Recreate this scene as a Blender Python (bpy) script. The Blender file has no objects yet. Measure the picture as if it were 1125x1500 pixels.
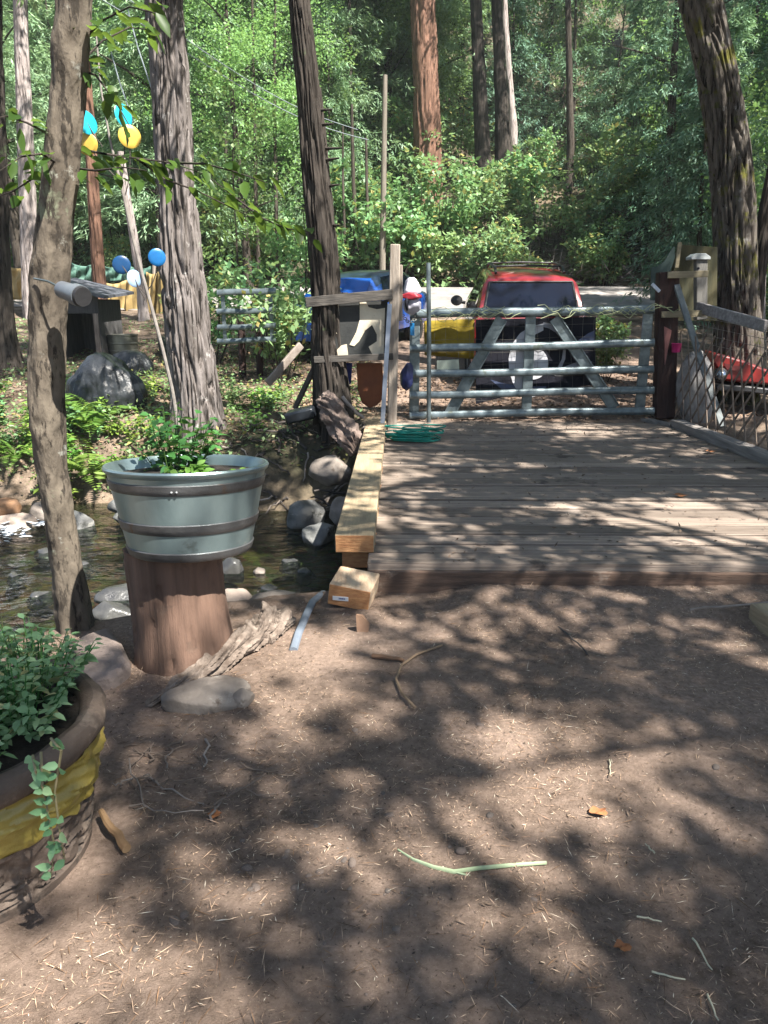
import bpy, math, random
import numpy as np
from mathutils import Vector, Matrix
random.seed(7); RNG = np.random.default_rng(11)
S = bpy.context.scene; COL = S.collection
rad = math.radians
# ------------------------------------------------------------------ camera
CAMH, PIT, YAW, FPX = 1.6, rad(15.3), rad(1.04), 1100.0
cd = bpy.data.cameras.new("camera"); cam = bpy.data.objects.new("camera", cd); COL.objects.link(cam)
cam.location = (0, 0, CAMH); cam.rotation_euler = (rad(90) - PIT, 0, YAW)
cd.sensor_fit = 'VERTICAL'; cd.sensor_height = 36; cd.lens = 36 * FPX / 1500; cd.clip_end = 500; cd.clip_start = 0.05
S.camera = cam
def ray(px, py):
    a = (px - 562.5) / FPX; b = -(py - 750) / FPX
    y = math.cos(PIT) + b * math.sin(PIT); z = -math.sin(PIT) + b * math.cos(PIT)
    c, s = math.cos(YAW), math.sin(YAW)
    return (a * c - y * s, a * s + y * c, z)
def P(px, py, Y):
    r = ray(px, py); t = Y / r[1]; return Vector((r[0] * t, Y, CAMH + r[2] * t))
def G(px, py, z=0.0):
    r = ray(px, py); t = (z - CAMH) / r[2]; return Vector((r[0] * t, r[1] * t, z))
def PX(p):
    d = Vector(p) - Vector((0, 0, CAMH)); c, s = math.cos(YAW), math.sin(YAW)
    x = d.x * c + d.y * s; y = -d.x * s + d.y * c
    dep = y * math.cos(PIT) - d.z * math.sin(PIT); up = y * math.sin(PIT) + d.z * math.cos(PIT)
    return 562.5 + FPX * x / dep, 750 - FPX * up / dep
# ------------------------------------------------------------------ noise
def _h(ix, iy, iz, seed):
    n = (ix.astype(np.int64) * 374761393 + iy.astype(np.int64) * 668265263 + iz.astype(np.int64) * 2147483647 + seed * 1442695041) & 0xffffffff
    n = ((n ^ (n >> 13)) * 1274126177) & 0xffffffff
    return ((n ^ (n >> 16)) & 0xffff) / 65535.0
def vn3(x, y, z, seed=0):
    x, y, z = np.broadcast_arrays(*[np.asarray(v, float) for v in (x, y, z)])
    fx, fy, fz = np.floor(x), np.floor(y), np.floor(z); u, v, w = x - fx, y - fy, z - fz
    u, v, w = [t * t * (3 - 2 * t) for t in (u, v, w)]; r = 0
    for a in (0, 1):
        for b in (0, 1):
            for c in (0, 1):
                r = r + _h(fx + a, fy + b, fz + c, seed) * (u if a else 1 - u) * (v if b else 1 - v) * (w if c else 1 - w)
    return r
def fbm(x, y, z=0.0, o=4, seed=0):
    r, a, t = 0, 1.0, 0
    for i in range(o):
        r = r + a * vn3(np.asarray(x) * 2 ** i, np.asarray(y) * 2 ** i, np.asarray(z) * 2 ** i, seed + i); t += a; a *= .5
    return r / t - .5
def ss(a, b, x):
    t = np.clip((np.asarray(x, float) - a) / (b - a), 0, 1); return t * t * (3 - 2 * t)
# ------------------------------------------------------------------ terrain height
def near_edge(x): return 4.12 + .42 * np.minimum(0, np.asarray(x) + .35) * (1 + 0 * x) + .12 * np.clip(x, 0, 6) * 0
def far_edge(x): return 8.75 + .12 * np.clip(x, -8, 8) * .2 + .35 * (vn3(np.asarray(x) * .8, 0, 0, 5) - .5)
def H(x, y, fine=True):
    x = np.asarray(x, float); y = np.asarray(y, float)
    ne = near_edge(x) + .25 * fbm(x * 1.5, y * 0 + 3.3, 0, 2, 3) * (1 - ss(-.4, .1, x)) ; fe = far_edge(x)
    yy = np.maximum(y - 9, 0)
    far = .1 + .1 * np.minimum(yy, 15) + .0025 * np.minimum(yy, 15) ** 2
    hy = np.where(x < -7, 25.5 + .2 * (-x - 7), np.where(x > 5, 25 - .25 * np.minimum(x - 5, 14), 25.0))
    up = np.maximum(y - hy, 0)
    far = far + .5 * up * ss(0, 3, up) + .12 * np.minimum(up, 3) + .35 * np.maximum(up - 28, 0) * ss(28, 40, up)
    far = far + .9 * fbm(x * .22, y * .22, 0, 3, 9) * ss(0, 6, up) + .16 * fbm(x * .6, y * .6, 0, 3, 12) * ss(9.6, 13, y) * (1 - ss(-1, 0, x) * (1 - ss(4.5, 6, x)))
    bed = -.86 + .22 * fbm(x * 1.3, y * 1.3, 0, 3, 21)
    a = ss(ne - .02, ne + .55, y); b = ss(fe - .9, fe + .35, y)
    left = 1 - ss(-3.2, -1.5, x)
    b = b * (1 - left) + left * ss(fe - .5, fe + 1.1, y)
    z = bed * a * (1 - b) + far * b
    if fine:
        z = z + .035 * fbm(x * 1.2, y * 1.2, 0, 3, 31) * (1 - b) + .018 * fbm(x * 7, y * 7, 0, 3, 41) + .012 * fbm(x * 30, y * 30, 0, 2, 43)
        rough = a * (1 - ss(9.6, 10.2, y) * ss(-1, 0, x) * (1 - ss(4.5, 6, x)))
        z = z + rough * .09 * fbm(x * 3.2, y * 3.2, 0, 4, 51)
    z = z + .075 * ss(.1, .5, x) * ss(3.45, 3.95, y) * (1 - ss(4.05, 4.15, y))
    return z
def hz(x, y): return float(H(np.array([x]), np.array([y]))[0])
# ------------------------------------------------------------------ node helpers
def new_mat(name):
    m = bpy.data.materials.new(name); m.use_nodes = True; n = m.node_tree.nodes; n.clear(); return m, n, m.node_tree.links
def rgb(c): return (c[0], c[1], c[2], 1)
def tex_coords(n, l, stretch, world=False):
    mp = n.new('ShaderNodeMapping'); mp.inputs['Scale'].default_value = stretch
    if world: g = n.new('ShaderNodeNewGeometry'); l.new(g.outputs['Position'], mp.inputs[0])
    else: g = n.new('ShaderNodeTexCoord'); l.new(g.outputs['Object'], mp.inputs[0])
    return mp
def noise(n, l, mp, scale, detail=5, rough=.6):
    t = n.new('ShaderNodeTexNoise'); t.inputs['Scale'].default_value = scale; t.inputs['Detail'].default_value = detail; t.inputs['Roughness'].default_value = rough
    l.new(mp.outputs[0], t.inputs['Vector']); return t
def ramp(n, l, src, stops):
    r = n.new('ShaderNodeValToRGB'); e = r.color_ramp.elements
    while len(e) < len(stops): e.new(.5)
    for k, (p, c) in zip(e, stops): k.position = p; k.color = rgb(c) if len(c) == 3 else c
    l.new(src, r.inputs[0]); return r
def mix(n, l, f, a, b, mode='MIX'):
    m = n.new('ShaderNodeMix'); m.data_type = 'RGBA'; m.blend_type = mode
    for v, s in ((f, m.inputs[0]), (a, m.inputs[6]), (b, m.inputs[7])):
        if isinstance(v, (int, float)): s.default_value = v
        elif isinstance(v, tuple): s.default_value = rgb(v)
        else: l.new(v, s)
    return m.outputs[2]
MATS = {}
def M(name, c1, c2=None, rough=.75, scale=6, stretch=(1, 1, 1), bump=.25, bscale=None, metal=0, island=0.0, spots=None, world=False, spec=.4, lo=.35, hi=.65, coat=0, cracks=None):
    if name in MATS: return MATS[name]
    dk = lambda c: tuple(v * .72 for v in c)
    c1 = dk(c1); c2 = dk(c2) if c2 else None; spots = [(dk(a), b, c) for a, b, c in spots or []]
    m, n, l = new_mat(name); c2 = c2 or tuple(v * .6 for v in c1)
    mp = tex_coords(n, l, stretch, world)
    t = noise(n, l, mp, scale); col = ramp(n, l, t.outputs[0], [(lo, c2), (hi, c1)]).outputs[0]
    if spots:                                   # (colour, scale, threshold) patches of lichen, dirt, rust ...
        for (sc, ssc, th) in spots:
            t2 = noise(n, l, tex_coords(n, l, (1, 1, 1), world), ssc, 6, .65)
            f = ramp(n, l, t2.outputs[0], [(th, (0, 0, 0)), (th + .07, (1, 1, 1))]).outputs[0]
            col = mix(n, l, f, col, sc)
    if cracks:
        t4 = noise(n, l, tex_coords(n, l, cracks[3], world), cracks[1], 7, .7); f = ramp(n, l, t4.outputs[0], [(cracks[2] - .06, (1, 1, 1)), (cracks[2], (0, 0, 0))]).outputs[0]; col = mix(n, l, f, col, cracks[0])
    if island:
        g = n.new('ShaderNodeNewGeometry')
        v = n.new('ShaderNodeMapRange'); v.inputs[3].default_value = 1 - island; v.inputs[4].default_value = 1 + island
        l.new(g.outputs['Random Per Island'], v.inputs[0])
        hs = n.new('ShaderNodeHueSaturation'); l.new(v.outputs[0], hs.inputs['Value']); l.new(col, hs.inputs['Color']); col = hs.outputs[0]
    p = n.new('ShaderNodeBsdfPrincipled'); o = n.new('ShaderNodeOutputMaterial'); l.new(p.outputs[0], o.inputs[0])
    l.new(col, p.inputs['Base Color']); p.inputs['Roughness'].default_value = rough; p.inputs['Metallic'].default_value = metal
    p.inputs['Specular IOR Level'].default_value = spec; p.inputs['Coat Weight'].default_value = coat
    if bump:
        t3 = noise(n, l, mp, bscale or scale * 4, 8, .65); b = n.new('ShaderNodeBump'); b.inputs['Strength'].default_value = bump; b.inputs['Distance'].default_value = .02
        l.new(t3.outputs[0], b.inputs['Height']); l.new(b.outputs[0], p.inputs['Normal'])
    MATS[name] = m; return m
def LEAF(name, c1, c2, trans=.4, rough=.5, c3=None):
    if name in MATS: return MATS[name]
    m, n, l = new_mat(name); g = n.new('ShaderNodeNewGeometry'); oi = n.new('ShaderNodeObjectInfo')
    st = [(0, c1), (1, c2)] if not c3 else [(0, c1), (.85, c2), (.93, c3), (1, c3)]
    c = ramp(n, l, g.outputs['Random Per Island'], st).outputs[0]
    v = n.new('ShaderNodeMapRange'); v.inputs[3].default_value = .75; v.inputs[4].default_value = 1.25; l.new(oi.outputs['Random'], v.inputs[0])
    hs = n.new('ShaderNodeHueSaturation'); l.new(v.outputs[0], hs.inputs['Value']); l.new(c, hs.inputs['Color'])
    hv = n.new('ShaderNodeMapRange'); hv.inputs[3].default_value = .465; hv.inputs[4].default_value = .525; wn_ = n.new('ShaderNodeTexWhiteNoise'); wn_.noise_dimensions = '1D'; l.new(oi.outputs['Random'], wn_.inputs['W']); l.new(wn_.outputs['Value'], hv.inputs[0]); l.new(hv.outputs[0], hs.inputs['Hue'])
    p = n.new('ShaderNodeBsdfPrincipled'); p.inputs['Roughness'].default_value = rough; p.inputs['Specular IOR Level'].default_value = .35; l.new(hs.outputs[0], p.inputs['Base Color'])
    t = n.new('ShaderNodeBsdfTranslucent'); y = mix(n, l, .25, hs.outputs[0], (.30, .42, .06), 'MIX'); l.new(y, t.inputs[0])
    x = n.new('ShaderNodeMixShader'); x.inputs[0].default_value = trans; l.new(p.outputs[0], x.inputs[1]); l.new(t.outputs[0], x.inputs[2])
    o = n.new('ShaderNodeOutputMaterial'); l.new(x.outputs[0], o.inputs[0]); MATS[name] = m; return m
# ------------------------------------------------------------------ object helpers
def tag(o, label=None, cat=None, group=None, kind=None):
    if label: o['label'] = label
    if cat: o['category'] = cat
    if group: o['group'] = group
    if kind: o['kind'] = kind
    return o
def thing(name, loc, label, cat, group=None):
    o = bpy.data.objects.new(name, None); COL.objects.link(o); o.location = loc; o.empty_display_size = .1
    return tag(o, label, cat, group)
def wloc(o):
    v = Vector((0, 0, 0))
    while o is not None: v += Vector(o.location); o = o.parent
    return v
def copy_tree(o, parent=None):
    c = o.copy(); COL.objects.link(c); c.parent = parent
    for ch in list(o.children): copy_tree(ch, c)
    return c
def gnarl(name, pts, rs, mat, parent=None, n=56, nr=90, amp=.35, tw=1.2, seed=1, fl=5.0, **t):   # ridged, twisted dead wood along a path
    pts = [Vector(p) for p in pts]; tt = np.linspace(0, len(pts) - 1, nr); V = []
    A = np.array([tuple(p) for p in pts]); c = np.stack([np.interp(tt, range(len(pts)), A[:, k]) for k in range(3)], 1); ker = np.ones(9) / 9
    c = np.stack([np.convolve(np.pad(c[:, k], 4, 'edge'), ker, 'valid') for k in range(3)], 1); R0 = np.interp(tt, range(len(rs)), rs); s = np.concatenate([[0], np.cumsum(np.linalg.norm(np.diff(c, axis=0), axis=1))])
    th = np.linspace(0, 2 * np.pi, n, endpoint=False); TH, SS = np.meshgrid(th, s); a_ = TH + tw * SS * 2
    q = np.abs(vn3(np.cos(a_) * fl * .7, np.sin(a_) * fl * .7, SS * 5, seed) - .5) * 2
    r = R0[:, None] * (1 + amp * (q - .5) + amp * 1.2 * fbm(np.cos(TH) * 1.3, np.sin(TH) * 1.3, SS * 6, 3, seed + 1) + amp * .5 * fbm(np.cos(a_) * 6, np.sin(a_) * 6, SS * 22, 3, seed + 2))
    e = np.clip(np.minimum(np.arange(nr), np.arange(nr)[::-1]) / 3, 0, 1)[:, None] ** .5; r = r * (.25 + .75 * e)
    for i in range(nr):
        d = Vector(c[min(i + 1, nr - 1)] - c[max(i - 1, 0)]).normalized(); u = d.cross(Vector((0, .1, 1)) if abs(d.z) < .9 else Vector((1, 0, 0))).normalized(); w_ = d.cross(u)
        for k in range(n): V.append(Vector(c[i]) + (u * math.cos(th[k]) + w_ * math.sin(th[k])) * float(r[i, k]))
    F = [(i * n + k, i * n + (k + 1) % n, (i + 1) * n + (k + 1) % n, (i + 1) * n + k) for i in range(nr - 1) for k in range(n)] + [tuple(range(n))[::-1], tuple((nr - 1) * n + k for k in range(n))]
    return MB().add(V, F).build(name, mat, parent, loc=None if parent else pts[len(pts) // 2], **t)
class MB:                                        # collects shapes in world coordinates, links them as ONE mesh
    def __init__(s): s.v = []; s.f = []; s.sm = []
    def add(s, v, f, smooth=True):
        b = len(s.v); s.v += [tuple(p) for p in v]; s.f += [tuple(b + i for i in q) for q in f]; s.sm += [smooth] * len(f); return s
    def box(s, c, d, R=None, jit=0):
        c = Vector(c); R = R or Matrix.Identity(3); v = []
        for z in (-1, 1):
            for (x, y) in ((-1, -1), (1, -1), (1, 1), (-1, 1)):
                v.append(c + R @ Vector((x * d[0] / 2 + random.uniform(-jit, jit), y * d[1] / 2 + random.uniform(-jit, jit), z * d[2] / 2 + random.uniform(-jit, jit))))
        return s.add(v, [(3, 2, 1, 0), (4, 5, 6, 7), (0, 1, 5, 4), (1, 2, 6, 5), (2, 3, 7, 6), (3, 0, 4, 7)], False)
    def beam(s, a, b, w, h, up=(0, 0, 1)):       # bar from a to b, w across, h along up
        a, b = Vector(a), Vector(b); d = (b - a); L = d.length; d.normalize(); r = d.cross(Vector(up)).normalized(); u = r.cross(d)
        return s.box((a + b) / 2, (w, L, h), Matrix((r, d, u)).transposed())
    def tube(s, pts, r, n=8, cap=True, flat=1.0):
        pts = [Vector(p) for p in pts]; rs = r if isinstance(r, (list, tuple)) else [r] * len(pts); v, f = [], []
        ref = Vector((0.13, .2, 1)).normalized()
        for i, p in enumerate(pts):
            d = (pts[min(i + 1, len(pts) - 1)] - pts[max(i - 1, 0)]).normalized()
            rr = ref if abs(d.dot(ref)) < .95 else Vector((1, 0, 0))
            a = d.cross(rr).normalized(); b = d.cross(a)
            for k in range(n):
                t = 2 * math.pi * k / n; v.append(p + a * math.cos(t) * rs[i] * flat + b * math.sin(t) * rs[i])
        for i in range(len(pts) - 1):
            for k in range(n): f.append((i * n + k, i * n + (k + 1) % n, (i + 1) * n + (k + 1) % n, (i + 1) * n + k))
        if cap: f.append(tuple(range(n))[::-1]); f.append(tuple((len(pts) - 1) * n + k for k in range(n)))
        return s.add(v, f)
    def lathe(s, c, prof, n=48, R=None, cap=False, wob=None):
        c = Vector(c); R = R or Matrix.Identity(3); v, f = [], []
        for i, (r, z) in enumerate(prof):
            for k in range(n):
                t = 2 * math.pi * k / n; q = r * (wob(t, z) if wob else 1); v.append(c + R @ Vector((q * math.cos(t), q * math.sin(t), z)))
        for i in range(len(prof) - 1):
            for k in range(n): f.append((i * n + k, i * n + (k + 1) % n, (i + 1) * n + (k + 1) % n, (i + 1) * n + k))
        if cap: f.append(tuple(range(n))[::-1]); f.append(tuple((len(prof) - 1) * n + k for k in range(n)))
        return s.add(v, f)
    def poly(s, pts, off):                        # a flat outline with thickness: pts world, off = thickness vector
        pts = [Vector(p) for p in pts]; off = Vector(off); n = len(pts); v = pts + [p + off for p in pts]
        f = [tuple(range(n))[::-1], tuple(range(n, 2 * n))] + [(i, (i + 1) % n, n + (i + 1) % n, n + i) for i in range(n)]
        return s.add(v, f, False)
    def build(s, name, mat, parent=None, loc=None, bevel=0, **t):
        used = sorted({i for q in s.f for i in q}); rm = {i: k for k, i in enumerate(used)}; s.v = [s.v[i] for i in used]; s.f = [tuple(rm[i] for i in q) for q in s.f]
        base = wloc(parent) if parent else Vector(loc if loc is not None else (0, 0, 0))
        me = bpy.data.meshes.new(name); me.from_pydata([tuple(Vector(p) - base) for p in s.v], [], s.f)
        me.polygons.foreach_set('use_smooth', s.sm); me.materials.append(mat); me.update(); me.set_sharp_from_angle(angle=rad(42))
        o = bpy.data.objects.new(name, me); COL.objects.link(o)
        if parent: o.parent = parent
        else: o.location = base
        if bevel:
            b = o.modifiers.new('bevel', 'BEVEL'); b.width = bevel; b.segments = 2; b.limit_method = 'ANGLE'
        return tag(o, **t)
def npmesh(name, V, F, mat, parent=None, loc=(0, 0, 0), smooth=False, **t):   # V (N,3) local coordinates, F (M,k)
    V = np.ascontiguousarray(V, dtype=np.float32); F = np.ascontiguousarray(F, dtype=np.int32); k = F.shape[1]
    me = bpy.data.meshes.new(name); me.vertices.add(len(V)); me.vertices.foreach_set('co', V.ravel())
    me.loops.add(F.size); me.loops.foreach_set('vertex_index', F.ravel()); me.polygons.add(len(F))
    me.polygons.foreach_set('loop_start', np.arange(0, F.size, k, dtype=np.int32)); me.polygons.foreach_set('loop_total', np.full(len(F), k, dtype=np.int32))
    if smooth: me.polygons.foreach_set('use_smooth', np.ones(len(F), dtype=bool))
    me.materials.append(mat); me.update(calc_edges=True); me.validate()
    o = bpy.data.objects.new(name, me); COL.objects.link(o)
    if parent: o.parent = parent
    else: o.location = loc
    return tag(o, **t)
def unit(a): return a / np.maximum(np.linalg.norm(a, axis=-1, keepdims=True), 1e-9)
def blades(C, D, L, W, up=None, fold=0.0, bend=0.0):
    """leaf-shaped faces: C bases (N,3), D directions, L lengths, W widths. fold=0: one kite each; else two folded quads with a bent tip."""
    n = len(C); D = unit(D); L = np.broadcast_to(L, (n,))[:, None]; W = np.broadcast_to(W, (n,))[:, None]
    up = RNG.normal(size=(n, 3)) if up is None else np.broadcast_to(up, (n, 3)) + RNG.normal(size=(n, 3)) * .35
    R = unit(np.cross(D, up)); N = np.cross(R, D)
    if not fold:
        V = np.stack([C, C + D * L * .45 - R * W / 2, C + D * L, C + D * L * .45 + R * W / 2], 1)
        F = (np.arange(n)[:, None] * 4 + np.arange(4)[None]); return V.reshape(-1, 3), F
    b = N * L * bend
    V = np.stack([C, C + D * L * .28 - R * W * .45 + N * W * fold, C + D * L * .62 - R * W * .42 + N * W * fold - b * .4, C + D * L - b,
                  C + D * L * .62 + R * W * .42 + N * W * fold - b * .4, C + D * L * .28 + R * W * .45 + N * W * fold, C + D * L * .5 - b * .2], 1)
    i = np.arange(n)[:, None] * 7
    F = np.concatenate([i + np.array([[0, 6, 2, 1]]), i + np.array([[6, 3, 2, 2]]), i + np.array([[0, 5, 4, 6]]), i + np.array([[6, 4, 3, 3]])])
    q = np.concatenate([i + np.array([[0, 6, 2, 1]]), i + np.array([[0, 5, 4, 6]])]); t3 = np.concatenate([i + np.array([[6, 3, 2]]), i + np.array([[6, 4, 3]])])
    tri = np.concatenate([q[:, [0, 1, 2]], q[:, [0, 2, 3]], t3]); return V.reshape(-1, 3), tri
def join(parts):
    V, F, b = [], [], 0
    for v, f in parts: V.append(v); F.append(f + b); b += len(v)
    return np.concatenate(V), np.concatenate(F)
def rdir(n, zscale=1.0, zadd=0.0):
    d = RNG.normal(size=(n, 3)); d[:, 2] = d[:, 2] * zscale + zadd; return unit(d)
# ------------------------------------------------------------------ world, sun
SUN_EL, SUN_DIR = rad(55), Vector((.71, -.70, 0)).normalized()
w = bpy.data.worlds.new("World"); S.world = w; w.use_nodes = True; wn = w.node_tree.nodes; wl = w.node_tree.links
sky = wn.new('ShaderNodeTexSky'); sky.sky_type = 'NISHITA'; sky.sun_disc = False; sky.sun_elevation = SUN_EL
sky.sun_rotation = math.atan2(SUN_DIR.x, SUN_DIR.y)
wl.new(sky.outputs[0], wn['Background'].inputs[0]); wn['Background'].inputs[1].default_value = .05
sl = bpy.data.lights.new("sun", 'SUN'); sl.energy = 5; sl.angle = rad(.55); sl.color = (1, .95, .87)
so = bpy.data.objects.new("sun", sl); COL.objects.link(so)
sv = Vector((SUN_DIR.x * math.cos(SUN_EL), SUN_DIR.y * math.cos(SUN_EL), math.sin(SUN_EL)))
so.rotation_euler = sv.to_track_quat('Z', 'Y').to_euler(); so.location = sv * 60
S.view_settings.view_transform = 'Standard'; S.view_settings.look = 'None'; S.view_settings.exposure = 2.12; S.view_settings.gamma = 1
S.cycles.max_bounces = 7; S.cycles.transparent_max_bounces = 12; S.cycles.caustics_reflective = False; S.cycles.caustics_refractive = False
S.cycles.sample_clamp_indirect = 6
# ================================================================== GROUND
def axis(*segs):
    out = []
    for a, b, s in segs: out += list(np.arange(a, b, s))
    return np.array(out + [segs[-1][1]])
gx = axis((-60, -14, 1.5), (-14, -5, .16), (-5, 4.6, .045), (4.6, 14, .2), (14, 60, 1.5)); gy = axis((-14, .6, .8), (.6, 5, .04), (5, 12, .1), (12, 30, .3), (30, 95, 1.3))
XX, YY = np.meshgrid(gx, gy); ZZ = H(XX, YY)
def gm():
    m, n, l = new_mat('ground'); mp = tex_coords(n, l, (1, 1, 1), True)
    def two(a, b, sc, lo=.35, hi=.65): return ramp(n, l, noise(n, l, mp, sc, 8, .7).outputs[0], [(lo, a), (hi, b)]).outputs[0]
    dirt = mix(n, l, ramp(n, l, noise(n, l, mp, 1.1, 4).outputs[0], [(.4, (0, 0, 0)), (.62, (1, 1, 1))]).outputs[0], two((.10, .071, .053), (.205, .150, .118), 26), two((.15, .109, .085), (.285, .211, .168), 38))
    fleck = ramp(n, l, noise(n, l, mp, 160, 3, .8).outputs[0], [(.62, (0, 0, 0)), (.70, (1, 1, 1))]).outputs[0]
    dirt = mix(n, l, fleck, dirt, (.36, .29, .21)); fl2 = ramp(n, l, noise(n, l, mp, 95, 3, .8).outputs[0], [(.30, (1, 1, 1)), (.38, (0, 0, 0))]).outputs[0]
    dirt = mix(n, l, fl2, dirt, (.045, .033, .026))
    vo = n.new('ShaderNodeTexVoronoi'); vo.inputs['Scale'].default_value = 9; l.new(mp.outputs[0], vo.inputs['Vector'])
    bed = mix(n, l, .55, two((.07, .06, .03), (.26, .20, .09), 6), vo.outputs['Color'], 'OVERLAY'); bed = mix(n, l, .5, bed, (.13, .098, .05))
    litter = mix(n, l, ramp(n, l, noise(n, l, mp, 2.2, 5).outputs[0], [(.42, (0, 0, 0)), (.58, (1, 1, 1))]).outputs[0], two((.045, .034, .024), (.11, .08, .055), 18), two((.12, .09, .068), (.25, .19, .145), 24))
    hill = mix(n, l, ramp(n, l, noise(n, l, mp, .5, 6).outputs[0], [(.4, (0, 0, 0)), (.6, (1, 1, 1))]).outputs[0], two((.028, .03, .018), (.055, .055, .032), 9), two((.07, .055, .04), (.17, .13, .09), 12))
    at = n.new('ShaderNodeAttribute'); at.attribute_name = 'zone'; sp = n.new('ShaderNodeSeparateColor'); l.new(at.outputs['Color'], sp.inputs[0])
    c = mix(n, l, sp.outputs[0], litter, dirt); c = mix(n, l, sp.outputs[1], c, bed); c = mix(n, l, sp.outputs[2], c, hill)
    p = n.new('ShaderNodeBsdfPrincipled'); p.inputs['Roughness'].default_value = .95; p.inputs['Specular IOR Level'].default_value = .15; l.new(c, p.inputs['Base Color'])
    b = n.new('ShaderNodeBump'); b.inputs['Strength'].default_value = .75; b.inputs['Distance'].default_value = .03; l.new(noise(n, l, mp, 34, 9, .75).outputs[0], b.inputs['Height'])
    b2 = n.new('ShaderNodeBump'); b2.inputs['Strength'].default_value = .5; b2.inputs['Distance'].default_value = .012; l.new(noise(n, l, mp, 130, 4, .7).outputs[0], b2.inputs['Height'])
    l.new(b.outputs[0], b2.inputs['Normal']); l.new(b2.outputs[0], p.inputs['Normal'])
    o = n.new('ShaderNodeOutputMaterial'); l.new(p.outputs[0], o.inputs[0]); return m
nx, ny = len(gx), len(gy); I = np.arange(nx * ny).reshape(ny, nx)
GF = np.stack([I[:-1, :-1], I[:-1, 1:], I[1:, 1:], I[1:, :-1]], -1).reshape(-1, 4)
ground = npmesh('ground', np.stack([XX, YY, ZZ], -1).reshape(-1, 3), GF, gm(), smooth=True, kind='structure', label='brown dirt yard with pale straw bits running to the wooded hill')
ne_, fe_ = near_edge(XX), far_edge(XX); nz = .5 * fbm(XX * 1.7, YY * 1.7, 0, 3, 77)
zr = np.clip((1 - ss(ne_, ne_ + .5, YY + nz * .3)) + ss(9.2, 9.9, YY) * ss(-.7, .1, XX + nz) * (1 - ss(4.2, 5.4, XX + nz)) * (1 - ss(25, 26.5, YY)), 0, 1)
zg = ss(ne_ + .2, ne_ + .6, YY) * (1 - ss(fe_ - .5, fe_ + .1, YY)) * (ZZ < -.45); zb = np.maximum(ss(24.5, 27, YY + 2 * nz), ss(-2.6, -1.8, XX + nz) * (1 - ss(-.3, .1, XX)) * ss(7.6, 8.2, YY) * (1 - ss(9.9, 10.8, YY + nz)))  # bank patch by the dark trunk: shade painted in with the hill colours
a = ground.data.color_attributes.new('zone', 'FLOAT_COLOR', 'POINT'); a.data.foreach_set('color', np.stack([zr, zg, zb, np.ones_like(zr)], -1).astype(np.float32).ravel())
# road across the foot of the hill: a sheet following the slope, a few cm proud
rx = np.arange(-26, 40.1, .5); ry = np.linspace(0, 4.2, 9); RX, RY = np.meshgrid(rx, ry); RY = RY + 19.9 + .004 * RX ** 2 * (RX < 0)
RZ = H(RX, RY, False) + .06 - .05 * np.abs((RY - RY.mean(0)) / 2.1) ** 6
RI = np.arange(RX.size).reshape(RX.shape); RF = np.stack([RI[:-1, :-1], RI[:-1, 1:], RI[1:, 1:], RI[1:, :-1]], -1).reshape(-1, 4)
npmesh('road', np.stack([RX, RY, RZ], -1).reshape(-1, 3), RF, M('road_gravel', (.34, .31, .29), (.2, .185, .175), .9, 3, bump=.3, bscale=60, world=True), smooth=True, kind='structure', label='pale gravel road crossing behind the cars')
# ------------------------------------------------------------------ creek
def water_mat():
    m, n, l = new_mat('water'); mp = tex_coords(n, l, (1, 1.7, 1), True)
    t = n.new('ShaderNodeBsdfTransparent'); t.inputs[0].default_value = (.44, .49, .43, 1)
    g = n.new('ShaderNodeBsdfGlossy'); g.inputs['Roughness'].default_value = .04
    fr = n.new('ShaderNodeFresnel'); fr.inputs[0].default_value = 1.33
    b = n.new('ShaderNodeBump'); b.inputs['Strength'].default_value = 1; b.inputs['Distance'].default_value = .11; l.new(noise(n, l, mp, 5.5, 4, .55).outputs[0], b.inputs['Height'])
    l.new(b.outputs[0], g.inputs['Normal']); l.new(b.outputs[0], fr.inputs['Normal'])
    x = n.new('ShaderNodeMixShader'); l.new(fr.outputs[0], x.inputs[0]); l.new(t.outputs[0], x.inputs[1]); l.new(g.outputs[0], x.inputs[2])
    o = n.new('ShaderNodeOutputMaterial'); l.new(x.outputs[0], o.inputs[0]); return m
wx = np.linspace(-20, 20, 161); wy = np.linspace(2.0, 9.9, 60); WX, WY = np.meshgrid(wx, wy)
WZ = -.66 + .012 * fbm(WX * 2.5, WY * 3, 0, 3, 91)
WI = np.arange(WX.size).reshape(WX.shape)
keep = ((WY[:-1, :-1] > near_edge(WX[:-1, :-1]) - .2) & (WY[:-1, :-1] < far_edge(WX[:-1, :-1]) + 1.0)).ravel()
WF = np.stack([WI[:-1, :-1], WI[:-1, 1:], WI[1:, 1:], WI[1:, :-1]], -1).reshape(-1, 4)[keep]
npmesh('creek_water', np.stack([WX, WY, WZ], -1).reshape(-1, 3), WF, water_mat(), smooth=True, kind='structure', label='shallow clear creek running under the bridge')
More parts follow.
